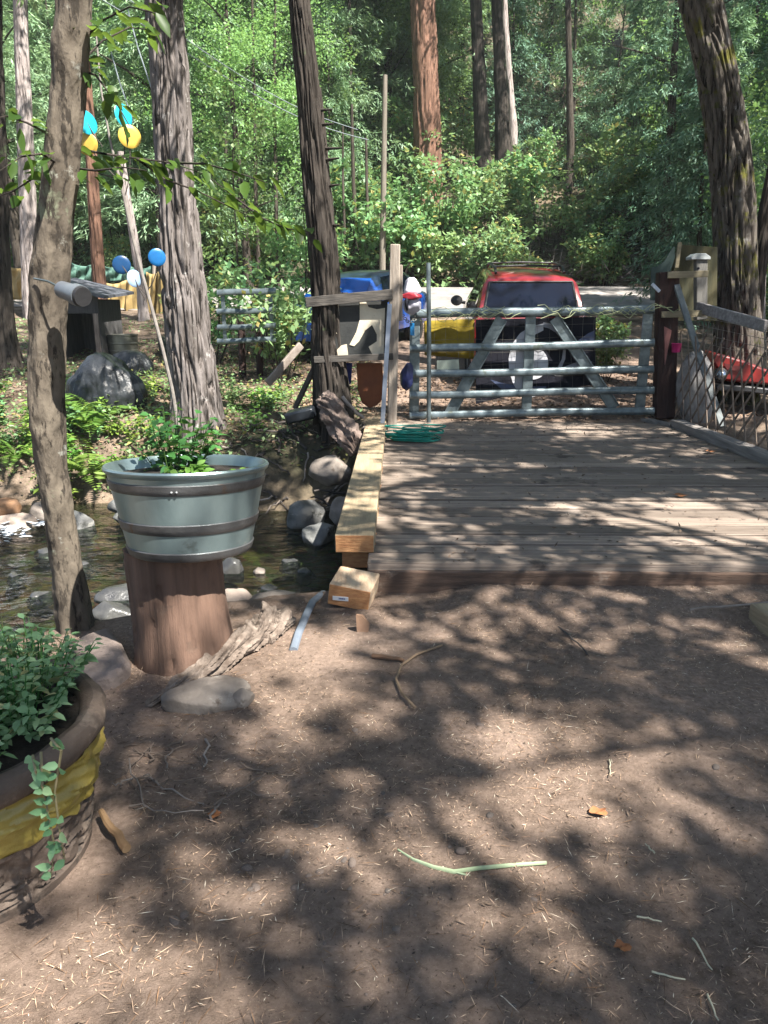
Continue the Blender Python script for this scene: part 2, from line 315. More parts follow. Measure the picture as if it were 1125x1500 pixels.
# ------------------------------------------------------------------ rocks
def rock_mesh(name, r, seed, amp=.35, sub=3, mat=None, ang=False):
    import bmesh
    bm = bmesh.new(); bmesh.ops.create_icosphere(bm, subdivisions=sub, radius=1)
    co = np.array([v.co[:] for v in bm.verts]); d = 1 + amp * 2 * fbm(co[:, 0] * 1.1 + seed * 3.1, co[:, 1] * 1.1, co[:, 2] * 1.1, 2, seed) + .14 * fbm(co[:, 0] * 4, co[:, 1] * 4 + seed, co[:, 2] * 4, 3, seed + 5) + .035 * np.abs(fbm(co[:, 0] * 13, co[:, 1] * 13 + seed, co[:, 2] * 13, 2, seed + 9))
    if ang:
        rs = np.random.default_rng(seed)
        for k in range(9):
            nn = unit(rs.normal(size=3)); q = co * d[:, None] @ nn; cut = .72 + .15 * rs.random(); d = np.where(q > cut, d * cut / np.maximum(q, 1e-6), d)
    co = co * d[:, None] * np.array(r)
    for v, c in zip(bm.verts, co): v.co = c
    me = bpy.data.meshes.new(name); bm.to_mesh(me); bm.free()
    for p in me.polygons: p.use_smooth = True
    if mat: me.materials.append(mat)
    return me
STONE = M('grey_stone', (.24, .24, .235), (.10, .105, .10), .8, 3.5, bump=.6, bscale=22, spots=[((.34, .335, .31), 9, .60), ((.06, .06, .05), 5, .58)])
PALE = M('pale_stone', (.29, .25, .215), (.155, .13, .11), .85, 4, bump=.5, bscale=24, spots=[((.38, .35, .31), 7, .60), ((.12, .09, .07), 5, .60)])
TANST = M('tan_stone', (.42, .34, .28), (.25, .2, .17), .9, 5, bump=.5, bscale=26)
WET = M('wet_stone', (.10, .10, .095), (.045, .046, .05), .25, 5, bump=.4, bscale=20)
def rock(p, r, seed, label, mat=STONE, rot=0, group=None, ang=True, name='rock', tilt=(0, 0), sub=4, amp=.3):
    o = bpy.data.objects.new(name, rock_mesh(name, r, seed, amp, sub, mat, ang)); COL.objects.link(o); o.location = p; o.rotation_euler = (tilt[0], tilt[1], rot)
    return tag(o, label, 'rock', group)
def GZ(px, py, z): return G(px, py, z)
rock(GZ(447, 772, -.66) + Vector((0, .1, .08)), (.22, .17, .22), 3, 'large grey rounded rock at the water edge left of the bridge beam', rot=.3)
rock(GZ(464, 797, -.66) + Vector((0, .1, .06)), (.21, .15, .13), 4, 'flat blue grey rock in front of the large rounded rock by the bridge', rot=.8)
rock(GZ(499, 765, -.5) + Vector((0, .1, .05)), (.12, .16, .17), 5, 'pale upright rock tucked against the yellowish bridge beam', PALE)
rock(GZ(380, 838, -.66), (.06, .05, .05), 6, 'small round grey stone alone in the dark water right of the stump', PALE, sub=3)
rock(GZ(335, 842, -.66) + Vector((0, .1, 0)), (.13, .1, .13), 7, 'dark grey stone in the water just right of the stump', WET)
rock(GZ(399, 893, -.08) + Vector((0, .05, -.02)), (.20, .15, .10), 8, 'pale flat rock on the bank between the stump and the grey pipe', PALE, rot=.2)
rock(GZ(343, 900, -.1) + Vector((0, .08, 0)), (.13, .12, .13), 9, 'brown angular rock wedged behind the stump on its right', TANST, rot=.5)
rock(GZ(292, 1045, 0) + Vector((0, .10, .0)), (.19, .13, .085), 10, 'pale boulder lying on the dirt in front of the driftwood', PALE, rot=.35, ang=True, amp=.35, sub=5)
rock(GZ(352, 1035, 0) + Vector((0, .03, .02)), (.055, .045, .045), 11, 'small whitish stone beside the larger pale boulder', PALE)
tp = [G(x, y, .07) for x, y in ((96, 948), (122, 928), (158, 916), (180, 940), (193, 968), (170, 985), (132, 990), (104, 972))]; MB().poly(tp[::-1], (-.01, -.03, -.26)).build('rock', M('slab_stone', (.34, .27, .235), (.19, .15, .13), .9, 5, bump=.9, bscale=18, spots=[((.12, .10, .085), 6, .6), ((.42, .36, .32), 9, .62)]), loc=tp[4], bevel=.025, label='broad flat topped brown stone slab at the foot of the slim near tree', cat='rock')
rock(GZ(150, 915, -.35) + Vector((0, .15, 0)), (.15, .12, .10), 13, 'dark wet stone in the creek beside the slim near tree', WET)
rock(GZ(190, 870, -.66), (.26, .16, .09), 18, 'long dark wet stone in the creek left of the stump', WET, rot=.4)
rock(GZ(70, 755, -.62), (.22, .17, .15), 14, 'pale boulder above the little rapid on the far creek side', PALE)
rock(GZ(112, 770, -.66), (.20, .16, .17), 15, 'dark grey rounded boulder below the pale boulder at the rapid', STONE)
rock(GZ(22, 770, -.66), (.24, .16, .14), 16, 'tan boulder at the left end of the rapid', TANST)
rock(GZ(128, 772, -.64) + Vector((.35, .3, 0)), (.17, .12, .08), 17, 'low flat stone breaking the water right of the slim near tree', STONE)
rock(GZ(10, 745, -.5), (.16, .13, .12), 19, 'rust tinted stone above the tan boulder at the rapid', M('rust_stone', (.25, .13, .06), (.25, .15, .09), .8, 5))
rock(GZ(140, 748, -.55) + Vector((.3, .2, 0)), (.2, .14, .12), 20, 'mossy grey rock under the ferns on the far creek bank', STONE)
rock(P(485, 690, 7.9), (.22, .18, .16), 22, 'whitish broken rock under the rotten root beside the bridge beam', PALE)
k = 0
for (px, py) in ((60, 880), (25, 850), (200, 815), (120, 835), (425, 830), (395, 870), (70, 815), (445, 845)):
    k += 1; rock(GZ(px, py, -.72), (random.uniform(.1, .22), random.uniform(.08, .15), .08), 60 + k, 'dark wet stone lying low on the creek bed', WET, rot=k, group='dark stones on the creek bed')
# white water of the little rapid
fx = RNG.uniform(-5.2, -3.5, 1100); fy = RNG.uniform(6.5, 8.1, 1100); ok = ((fx + 4.35) / .55) ** 2 + ((fy - 7.35) / .55) ** 2 < RNG.uniform(.1, 1.6, 1100)
parts = []
for x, y in zip(fx[ok], fy[ok]):
    s = random.uniform(.012, .04); parts.append(blades(np.array([[x, y, -.645 + random.uniform(0, .05)]]), np.array([[1, random.uniform(-.4, .4), random.uniform(-.1, .3)]]), s * 4, s * 2, np.array([0, 0, 1.])))
v, f = join(parts); npmesh('white_water', v, f, M('foam', (.85, .88, .9), (.7, .76, .82), .4, 20, bump=.3), kind='stuff', label='white water of a small rapid in the creek')
# ================================================================== BRIDGE
DZ = .17
WOODG = M('grey_plank', (.345, .28, .23), (.20, .158, .128), .9, 2.2, (1, 24, 24), .5, 5, island=.30, spots=[((.12, .095, .08), 3, .60), ((.40, .33, .28), 2.2, .63)], spec=.15)
NEWW = M('new_timber', (.44, .345, .22), (.28, .215, .135), .8, 2.5, (9, .8, 9), .3, 8, spots=[((.30, .24, .13), 2.5, .62)])
ENDW = M('cut_end_timber', (.58, .30, .13), (.42, .19, .08), .8, 9, (2, 1, 7), .35, 14)
OLDW = M('old_grey_timber', (.30, .27, .25), (.15, .135, .125), .9, 3, (8, .7, 8), .5, 8)
DARKW = M('damp_brown_timber', (.19, .12, .085), (.09, .06, .045), .9, 3, (1, 8, 8), .5, 8, spots=[((.26, .2, .16), 5, .6)])
br = thing('wooden_bridge', (1.7, 4.1, 0), 'low plank bridge of weathered boards leading to the metal gate', 'bridge')
m = MB(); y = 4.085; i = 0
while y < 9.72:
    wd = random.uniform(.185, .27); m.box((1.70 + random.uniform(-.02, .02), y + wd / 2, DZ - .044 + random.uniform(-.008, .008)), (3.72, wd - random.uniform(.022, .046), .09), Matrix.Rotation(random.uniform(-.003, .003), 3, 'Z') @ Matrix.Rotation(random.uniform(-.02, .02), 3, 'X')); y += wd
m.build('deck_planks', WOODG, br, bevel=.006)
MB().box((1.62, 4.065, .055), (3.55, .036, .165)).build('front_board', DARKW, br, bevel=.004)
for x in (.15, 1.7, 3.2): MB().box((x, 6.9, -.01), (.16, 5.5, .26)).build('stringer', DARKW, br)
m = MB(); m.box((-.255, 6.72, DZ + .055), (.235, 4.85, .112)); kb = m.build('kerb_timber', NEWW, br, bevel=.005); tag(kb, 'fresh yellowish kerb timber along the creek side')
MB().box((-.255, 4.2965, DZ + .055), (.228, .012, .105)).build('sawn_end', ENDW, kb, bevel=.003)
MB().box((-.235, 6.72, DZ - .06), (.2, 4.75, .11)).build('ledger_beam', ENDW, br, bevel=.004)
m = MB(); a_, b_ = P(990, 622, 9.25), P(1128, 686, 7.0); a_.z = b_.z = DZ + .045; d_ = (b_ - a_).normalized(); m.beam(a_, b_ + d_ * 2.6, .15, .10); kb2 = m.build('kerb_timber', OLDW, br, bevel=.008); tag(kb2, 'weathered grey kerb timber on the far right edge')
MB().beam((3.38, 9.2, DZ + .02), (3.2, 9.75, DZ + .02), .12, .035).build('loose_plank', OLDW, br)
# loose block with a paper tag
bk = thing('timber_block', (-.27, 3.86, .06), 'short orange sawn timber block with a white paper tag lying before the bridge', 'timber block')
R = Matrix.Rotation(-.16, 3, 'Z') @ Matrix.Rotation(rad(8), 3, 'Y') @ Matrix.Rotation(rad(4), 3, 'X'); c = Vector((-.24, 3.95, .075))
MB().box(c, (.235, .25, .125), R).build('block_body', M('raw_timber', (.60, .46, .32), (.45, .31, .2), .8, 4, (9, 1, 9), .35, 8), bk, bevel=.008)
MB().box(c + R @ Vector((0, -.1265, 0)), (.228, .006, .118), R).build('sawn_face', ENDW, bk, bevel=.002)
tg = MB().box(c + R @ Vector((-.045, -.131, -.012)), (.088, .003, .024), R @ Matrix.Rotation(-.12, 3, 'Y')).build('paper_tag', M('paper', (.8, .82, .85), (.74, .76, .8), .6, 30, bump=0), bk)
mb = MB()
for q in range(6): mb.box(c + R @ Vector((-.052 + q * .0062, -.1335, -.0115 + q * .0007)), (.0034 + .0012 * (q % 2), .0012, .009), R @ Matrix.Rotation(-.12, 3, 'Y'))
mb.build('print', M('print_ink', (.06, .1, .3), (.05, .08, .22), .6, 10, bump=0), tg)
p = G(1127, 936); m = MB().box(p + Vector((.045, .06, .055)), (.11, .28, .115), Matrix.Rotation(.1, 3, 'Z')); o = m.build('timber_block', NEWW, loc=p, bevel=.006, label='yellow timber offcut standing on the dirt at the right edge', cat='timber block')
# bark wedge, grey pipe, hose coil
m = MB(); p = G(530, 926); m.poly([p + Vector((-.025, 0, 0)), p + Vector((-.03, .01, .09)), p + Vector((.0, .012, .085)), p + Vector((.035, .01, .04)), p + Vector((.03, 0, 0))], (0.005, .016, 0)); m.build('wood_wedge', M('wedge_wood', (.30, .18, .11), (.2, .12, .08), .8, 8), loc=p, label='brown half round wood chip stuck upright in the dirt below the block', cat='wood chip')
m = MB(); pts = [G(430, 955) + Vector((0, 0, .012)), G(437, 932) + Vector((0, 0, .015)), G(449, 905) + Vector((0, 0, .02)), G(458, 886, .0) + Vector((0, 0, .02)), G(474, 868, -.02)]
m.tube(pts, .014, 8, flat=1.5); m.build('grey_pipe', M('grey_plastic', (.20, .23, .28), (.14, .17, .21), .5, 9, bump=.1), loc=pts[0], label='short grey plastic pipe lying on the bank beside the sawn block', cat='pipe')
m = MB(); cH = Vector((.18, 8.25, DZ))
for q in range(15):
    r0 = random.uniform(.10, .27); cx = random.uniform(-.13, .13); cy = random.uniform(-.07, .07); zz = .012 + .010 * q * random.uniform(.5, 1); ph = random.uniform(0, 6)
    m.tube([cH + Vector((cx + r0 * 1.25 * math.cos(t) * (1 + .1 * math.sin(2 * t + ph)), cy + r0 * .6 * math.sin(t), max(.012, zz + .007 * math.sin(2 * t + ph)))) for t in np.linspace(0, 6.1, 40)], .0085, 6)
m.tube([cH + Vector((.3, 0, .03)), cH + Vector((.12, .1, .09)), cH + Vector((.1, .12, .14)), cH + Vector((.07, .05, .05))], .0085, 6)
m.build('hose_coil', M('green_hose', (.012, .30, .22), (.008, .22, .16), .45, 10, bump=0), loc=cH, label='loose coil of bright green hose on the deck by the post', cat='hose')
#@@GATE
# ================================================================== GATE AND WHAT HANGS ON IT
GALV = M('galvanised_tube', (.22, .27, .29), (.11, .14, .15), .34, 9, bump=.1, metal=.55, spots=[((.12, .14, .12), 6, .60), ((.28, .2, .15), 11, .68)])
WIRE = M('wire', (.24, .24, .22), (.14, .13, .11), .5, 9, bump=0, metal=.6)
GYD = 9.8
def make_gate(loc, label, lx, rx, rails, Y, diag, midx, hh, endw, group=None, Y2=None):
    g = thing('farm_gate', loc, label, 'gate', group); Y2 = Y2 or Y
    for i, (a, b) in enumerate(rails):
        MB().tube([P(lx, a, Y).lerp(P(rx, b, Y2), t) + Vector((0, -.012 * math.sin(i * 2.1), .006 * math.sin(t * 7 + i))) for t in np.linspace(0, 1, 14)], hh * (1.12 if i == 0 else 1), 14, flat=.5).build('rail', GALV, g)
    for x in [lx + 8, rx - 8] + midx:
        yy = Y + .045; t = (x - lx) / (rx - lx); a = P(x, rails[0][0] + (rails[0][1] - rails[0][0]) * t, yy); b = P(x, rails[-1][0] + (rails[-1][1] - rails[-1][0]) * t, yy); b.x = a.x
        MB().beam(a, b, endw, .03, (0, 1, 0)).build('upright', GALV, g, bevel=.006)
    for (x1, y1, x2, y2) in diag:
        m = MB(); a, b = P(x1, y1, Y + .05), P(x2, y2, Y + .05); m.beam(a, b, endw, .02, (0, 1, 0)); s_ = (b - a).normalized().cross(Vector((0, 1, 0)))
        for k in (-1, 1): m.beam(a + s_ * k * endw * .5 + Vector((0, -.012, 0)), b + s_ * k * endw * .5 + Vector((0, -.012, 0)), .016, .04, (0, 1, 0))
        m.build('brace', GALV, g, bevel=.003)
    return g
RAILS = [(460, 453), (511, 502), (548, 541), (579, 571), (608, 601)]
gate = make_gate(P(600, 612, GYD), 'wide five rail galvanised farm gate closing the far end of the bridge', 600, 958, RAILS, GYD, [(735, 466, 655, 612), (812, 466, 900, 598)], [778], .05, .13)
m = MB(); A, B, Cc, D = P(604, 462, GYD + .085), P(955, 455, GYD + .085), P(955, 600, GYD + .085), P(604, 608, GYD + .085)
def q4(u, v): return A.lerp(B, u).lerp(D.lerp(Cc, u), v)
for i in range(22): m.tube([q4(i / 21 + .004 * math.sin(v * 9 + i), v) + Vector((0, .012 * math.sin(v * 11 + i), 0)) for v in np.linspace(0, 1, 9)], .0017, 4, False)
for j in range(9): m.tube([q4(u, j / 8 + .008 * math.sin(u * 14 + j)) + Vector((0, .012 * math.sin(u * 23 + j), 0)) for u in np.linspace(0, 1, 30)], .0017, 4, False)
m.build('wire_mesh', WIRE, gate)
m = MB()
for q in range(26):
    u = random.random(); p = q4(u, -.005); n_ = random.randint(5, 8); pts = [p]; dx = random.choice((-1, 1))
    for k in range(n_): p = p + Vector((dx * random.uniform(.03, .1), random.uniform(-.02, .0) - .006, .07 * math.sin(k * 1.3 + q) * random.uniform(.4, 1))); pts.append(p)
    m.tube([p + Vector((0, -.12, .0)) for p in pts], .004, 5, False)
m.build('dry_vine', M('dry_vine', (.42, .44, .26), (.22, .28, .14), .8, 9), loc=tuple(q4(.5, 0)), label='dry tangled vine strands creeping along the top rail of the wide gate', cat='vine')
BLK = M('black_board', (.010, .011, .018), (.014, .014, .022), .75, 6, spec=.15, spots=[((.05, .05, .06), 4, .66)])
WHT = M('white_paint', (.62, .63, .68), (.5, .51, .55), .7, 7); GRYP = M('grey_paint', (.36, .37, .42), (.28, .29, .33), .7, 7); BLUP = M('blue_grey_paint', (.09, .11, .2), (.06, .08, .15), .7, 6)
YB = GYD + .13
bd = thing('painted_board', P(790, 590, YB), 'black painted board with a white curled shape and disc behind the gate rails', 'board')
MB().poly([P(697, 468, YB), P(873, 464, YB), P(872, 563, YB), P(806, 572, YB), P(735, 582, YB), P(697, 592, YB)], (0, .018, 0)).build('panel', BLK, bd, bevel=.002)
def art(name, pts, mt, d=.006): MB().poly([P(x, y, YB - d) for x, y in pts], (0, d - .0015, 0)).build(name, mt, bd)
art('white_crescent', [(796, 474), (778, 478), (762, 488), (750, 504), (745, 525), (746, 545), (752, 563), (762, 578), (772, 584), (786, 580), (776, 570), (768, 556), (766, 540), (768, 522), (770, 506), (780, 492), (796, 484)], WHT)
art('white_disc', [(780 + 23 * math.cos(t), 532 + 24 * math.sin(t)) for t in np.linspace(0, 6.28, 33)[:-1]], WHT, .009)
art('grey_arc', [(796, 472), (808, 474), (820, 482), (828, 494), (832, 506), (827, 507), (822, 496), (814, 487), (804, 481), (796, 479)], GRYP)
art('grey_hook', [(825, 512), (829, 512), (828, 526), (822, 540), (814, 550), (809, 549), (817, 538), (823, 526)], GRYP)
art('grey_wing', [(808, 545), (830, 536), (852, 528), (868, 530), (850, 538), (832, 546)], GRYP, .008)
art('blue_sweep', [(718, 556), (740, 562), (765, 566), (800, 566), (800, 571), (760, 575), (735, 570)], BLUP, .004); art('blue_patch', [(845, 500), (862, 488), (871, 484), (871, 500), (858, 505)], BLUP, .004)
ys = np.linspace(0, 1, 9); xs = np.linspace(0, 1, 13); v = []; f = []
for j in ys:
    for i in xs: v.append(P(621, 470, YB + .03).lerp(P(695, 467, YB + .03), i).lerp(P(622, 520, YB + .03).lerp(P(694, 526, YB + .03), i), j) + Vector((0, .02 * math.sin(i * 9 + j * 3) + .012 * math.sin(j * 14), 0)))
for j in range(8):
    for i in range(12): f.append((j * 13 + i, j * 13 + i + 1, j * 13 + i + 14, j * 13 + i + 13))
o = MB().add(v, f).build('yellow_cloth', M('yellow_cloth', (.34, .25, .015), (.24, .17, .01), .85, 5, bump=.3), loc=P(658, 522, YB), label='faded yellow cloth panel tied behind the left end of the gate', cat='cloth')
so_ = o.modifiers.new('s', 'SOLIDIFY'); so_.thickness = .006
MB().poly([P(640, 528, GYD + .03), P(672, 526, GYD + .03), P(673, 546, GYD + .03), P(640, 548, GYD + .03)], (0, .008, 0)).build('blank_plate', M('pale_green_plate', (.36, .42, .36), (.3, .35, .3), .6, 8), loc=P(656, 547, GYD), label='blank pale green plate wired to the gate below the yellow cloth', cat='plate')
MB().tube([P(628, 630, 9.6), P(628.5, 500, 9.6), P(627.5, 385, 9.6)], .028, 14).build('metal_pole', GALV, loc=P(628, 630, 9.6), label='thin galvanised pole standing upright in front of the left gate end', cat='pole')
# post, brace, panel left of the gate
POSTM = M('weathered_post', (.40, .345, .29), (.23, .19, .155), .9, 3, (9, 9, .7), .55, 8, spots=[((.16, .13, .11), 4, .62)])
po = thing('fence_post', P(578, 632, 9.0), 'tall weathered split wooden post between the cow board and the gate', 'post')
MB().beam(P(574, 634, 9.0), P(579, 358, 9.0), .115, .11, (0, 1, 0)).build('post_body', POSTM, po, bevel=.012)
MB().beam(P(586, 470, 9.03), P(586, 388, 9.03), .06, .05, (0, 1, 0)).build('side_cleat', POSTM, po, bevel=.008)
m = MB(); a, b = P(559, 642, 8.75), P(571, 445, 8.9); m.beam(a, b, .05, .008, (0, 1, 0)); m.beam(a + Vector((-.022, .025, 0)), b + Vector((-.022, .025, 0)), .008, .05, (0, 1, 0))
m.build('angle_iron', M('steel_angle', (.50, .53, .60), (.33, .35, .40), .4, 6, metal=.7, bump=.1), loc=a, label='long steel angle iron leaning from the kerb timber against the post', cat='angle iron')
cw = thing('cow_pattern_board', P(525, 530, 9.05), 'board painted with black and cream cow patches between the dark trunk and post', 'board')
MB().poly([P(470, 447, 9.05), P(568, 440, 9.05), P(564, 522, 9.05), P(474, 528, 9.05)], (0, .02, 0)).build('panel', M('cow_black', (.022, .024, .024), (.04, .042, .04), .7, 6), cw)
CREAM = M('cow_cream', (.80, .72, .56), (.62, .54, .41), .8, 5, spots=[((.18, .13, .08), 7, .60)])
def cow(pts): MB().poly([P(x, y, 9.047) for x, y in pts], (0, -.005, 0)).build('cream_patch', CREAM, cw)
cow([(527, 443), (536, 442), (540, 450), (552, 453), (564, 451), (562, 520), (546, 520), (540, 508), (552, 500), (552, 490), (545, 476), (535, 484), (526, 500), (519, 507), (512, 505), (522, 486), (527, 468)])
cow([(490, 446), (496, 446), (497, 462), (493, 476), (497, 488), (493, 489), (487, 474), (490, 460)])
cow([(478, 447), (487, 447), (482, 462), (480, 478), (473, 474), (473, 466), (478, 456)])
cow([(500, 506), (508, 504), (510, 520), (492, 522), (494, 512)])
m = MB(); m.beam(P(448, 443, 8.98), P(575, 431, 8.95), .04, .115); m.build('top_board', M('dark_old_board', (.13, .115, .10), (.06, .055, .05), .9, 3, (1, 9, 9), .5, 8), cw, bevel=.005)
m = MB(); m.beam(P(460, 527, 8.98), P(576, 522, 8.95), .04, .075); m.build('lower_board', MATS['dark_old_board'], cw, bevel=.005)
pts = [(522, 532), (560, 532), (562, 570), (560, 585), (552, 594), (541, 598), (530, 590), (524, 572)]
MB().poly([P(x, y, 9.2) for x, y in pts], (0, .06, 0)).build('rusty_panel', M('rust_panel', (.26, .085, .03), (.16, .05, .02), .8, 5, bump=.3), loc=P(541, 598, 9.2), bevel=.01, label='rust brown panel with rounded lower end under the cow board', cat='panel')
MB().poly([P(503, 532, 9.25), P(516, 532, 9.25), P(514, 562, 9.25), P(507, 566, 9.25)], (0, .03, 0)).build('blue_rag', M('blue_rag', (.02, .03, .22), (.012, .018, .12), .8, 5), loc=P(510, 560, 9.25), label='dark blue rag hanging under the cow board beside the rusty panel', cat='rag')
o = bpy.data.objects.new('blue_bag', rock_mesh('blue_bag', (.085, .07, .17), 304, .3, 4, M('blue_bag', (.014, .022, .12), (.008, .012, .05), .5, 5, bump=.5), True)); COL.objects.link(o); o.location = P(596, 553, 9.35); tag(o, 'dark blue bag hanging beside the split post', 'bag')
bg = thing('plastic_bag', P(603, 452, 9.5), 'white and red plastic bag stuffed behind the top of the split post', 'bag')
c_ = P(602, 432, 9.5)
def crumple(name, c, r, seed, mat, parent): o = bpy.data.objects.new(name, rock_mesh(name, r, seed, .32, 4, mat, True)); COL.objects.link(o); o.parent = parent; o.location = Vector(c) - wloc(parent); return o
crumple('bag_body', c_ + Vector((.01, 0, .06)), (.125, .10, .13), 301, M('bag_white', (.62, .60, .68), (.48, .46, .54), .45, 6, bump=.5), bg); crumple('bag_fold', c_ + Vector((.03, 0, -.13)), (.12, .09, .10), 305, MATS['bag_white'], bg)
crumple('red_fold', c_ + Vector((0, -.02, -.02)), (.125, .10, .05), 302, M('bag_red', (.42, .03, .05), (.3, .02, .03), .45, 6), bg); crumple('black_strap', c_ + Vector((-.05, -.05, -.10)), (.03, .06, .09), 303, BLK, bg)
cl = thing('gate_latch', P(604, 470, 9.72), 'chain latch with a blue clip joining the gate to the post', 'latch')
m = MB()
for k in range(7): q = P(590 + k * 3.4, 462 + 10 * math.sin(k * .5), 9.6 + .02 * k); m.tube([q + Vector((.022 * math.cos(t), .01 * math.sin(k * 1.57) * math.sin(t), .014 * math.sin(t))) for t in np.linspace(0, 6.28, 10)], .005, 5, False)
m.build('chain', WIRE, cl); MB().poly([P(601, 470, 9.7), P(607, 470, 9.7), P(607, 492, 9.7), P(601, 491, 9.7)], (0, .015, 0)).build('blue_clip', M('blue_plastic', (.02, .25, .6), (.015, .2, .5), .4, 5, bump=0), cl, bevel=.004)
# ------------------------------------------------------------------ right end of the gate
REDP = M('dark_red_post', (.05, .022, .017), (.024, .013, .011), .85, 4, (7, 7, .8), .5, 8)
SAWN = M('pale_sawn_board', (.32, .275, .18), (.22, .185, .12), .85, 3, (.8, 8, 8), .3, 9); GREYB = M('grey_board', (.22, .24, .24), (.12, .135, .14), .85, 3, (6, 6, .8), .45, 8)
gp = thing('gate_post', P(977, 608, 9.85), 'thick dark red gate post with two pale cross boards nailed on', 'post')
MB().beam(P(972, 612, 9.85), P(978, 398, 9.85), .25, .16, (0, 1, 0)).build('post_body', REDP, gp, bevel=.01)
MB().beam(P(978, 403, 9.74), P(1037, 401, 9.74), .03, .078).build('cross_board', SAWN, gp, bevel=.003); MB().beam(P(969, 461, 9.74), P(1034, 459, 9.78), .03, .078).build('cross_board', SAWN, gp, bevel=.003)
MB().beam(P(955, 416, 9.70), P(966, 427, 9.70), .03, .04).build('white_bracket', M('white_bracket', (.6, .66, .75), (.5, .56, .66), .5, 9), gp, bevel=.003)
MB().poly([P(973, 478, 9.76), P(984, 484, 9.76), P(974, 535, 9.76)], (0, .02, 0)).build('pink_chip', M('faded_pink_wood', (.36, .16, .14), (.26, .11, .1), .85, 6), gp)
ply = thing('plywood_sheet', P(1015, 465, 10.5), 'mossy yellowish plywood sheet with a curved left edge behind the gate post', 'plywood sheet')
MB().poly([P(x, y, 10.5) for x, y in ((986, 470), (984, 392), (988, 376), (993, 358), (1051, 362), (1050, 470))], (0, .02, 0)).build('panel', M('mossy_plywood', (.085, .075, .035), (.038, .040, .02), .9, 2.5, (3, 3, .6), .3, 9, spots=[((.19, .175, .12), 2.2, .6), ((.06, .08, .04), 4, .62)]), ply)
MB().beam(P(991, 392, 10.45), P(996, 355, 10.45), .045, .03, (0, 1, 0)).build('edge_strip', SAWN, ply)
m = MB(); pts = [(953, 440), (954, 392), (964, 390), (974, 382), (982, 368), (988, 360), (989, 376), (982, 398), (970, 408), (968, 440)]; m.poly([P(x, y, 10.3) for x, y in pts], (0, .025, 0)); m.build('curved_board', M('green_board', (.05, .085, .075), (.03, .05, .045), .7, 5, spots=[((.18, .19, .18), 4, .62)]), loc=P(955, 440, 10.3), label='green grey board with a swooping top edge left of the plywood', cat='board')
bp = thing('birdhouse', P(1026, 462, 10.2), 'slim grey birdhouse post with a pale pitched cap before the plywood', 'birdhouse')
MB().beam(P(1026, 468, 10.2), P(1026, 378, 10.2), .14, .11, (0, 1, 0)).build('post_body', M('grey_post', (.2, .19, .175), (.12, .115, .105), .9, 3, (7, 7, .8), .4, 8), bp, bevel=.006)
MB().poly([P(1013, 380, 10.12), P(1041, 380, 10.12), P(1041, 376, 10.12), P(1034, 371, 10.12), P(1020, 371, 10.12), P(1013, 376, 10.12)], (0, .2, 0)).build('cap', M('pale_cap', (.42, .45, .45), (.32, .35, .35), .7, 5), bp, bevel=.004)
MB().tube([P(1023, 393, 10.14), P(1023, 393, 10.13)], .016, 12).build('entrance_hole', BLK, bp)
a, b = P(1057, 636, 8.62), P(991, 418, 9.78); a.z = max(a.z, DZ + .10)
MB().beam(a, b, .07, .045, (0, 1, 0)).build('leaning_brace', GREYB, loc=a, bevel=.005, label='long grey board leaning from the right kerb up to the red gate post', cat='board')
a, b = P(1022, 450, 9.9), P(1122, 478, 8.6); MB().beam(a, b, .05, .13).build('top_rail', M('silver_rail', (.36, .335, .33), (.19, .175, .17), .9, 3, (.8, 8, 8), .5, 8), loc=a, bevel=.008, label='split silvery rail sloping down over the wooden lattice', cat='rail')
la = thing('lattice_fence', (3.52, 8.4, DZ), 'brown crisscross lattice strips fencing the right side of the bridge', 'lattice fence')
LAT = M('lattice_wood', (.26, .20, .155), (.14, .105, .085), .9, 4, bump=.3)
def lat(y0, z0, y1, z1, x): MB().beam((x + .02 * (9 - y0) * .2, y0, z0), (x + .02 * (9 - y1) * .2, y1, z1), .008, .026, (0, 1, .3)).build('slat', LAT, la)
for k in range(13): y0 = 9.75 - k * .245; lat(y0, 1.30 - .02 * k, y0 - .42, .16, 3.55); lat(y0 - .75, 1.30 - .02 * k, y0 + .25, .16 + .02 * (k % 2), 3.575)
m = MB()
for k in range(16): m.tube([(3.6, 9.6 - k * .14, 1.18), (3.6, 9.6 - k * .14, 1.52 - .02 * k)], .0025, 4, False)
for k in range(4): m.tube([(3.6, 9.6, 1.2 + k * .1), (3.6, 7.4, 1.12 + k * .08)], .0025, 4, False)
m.build('wire_strip', WIRE, la)
rc = thing('red_cart', P(1080, 580, 10.0), 'red rounded cart body with one round chrome lamp seen through the lattice', 'cart')
REDM = M('faded_red_paint', (.34, .03, .026), (.2, .018, .015), .4, 4, bump=.05, spots=[((.2, .07, .05), 5, .62)])
MB().poly([P(x, y, 10.0) for x, y in ((1043, 530), (1046, 516), (1090, 528), (1128, 543), (1160, 556), (1160, 566), (1100, 562), (1062, 558))], (.15, .75, 0)).build('body', REDM, rc, bevel=.03)
MB().poly([P(x, y, 9.985) for x, y in ((1060, 532), (1086, 537), (1088, 545), (1064, 541))], (0, -.012, 0)).build('side_recess', M('red_recess', (.12, .01, .01), (.08, .01, .01), .6, 4), rc)
MB().poly([P(x, y, 9.95) for x, y in ((1048, 563), (1098, 566), (1165, 574), (1165, 584), (1098, 575), (1050, 572))], (.15, .7, 0)).build('black_sill', M('black_plastic', (.02, .02, .022), (.03, .03, .032), .5, 6), rc, bevel=.015)
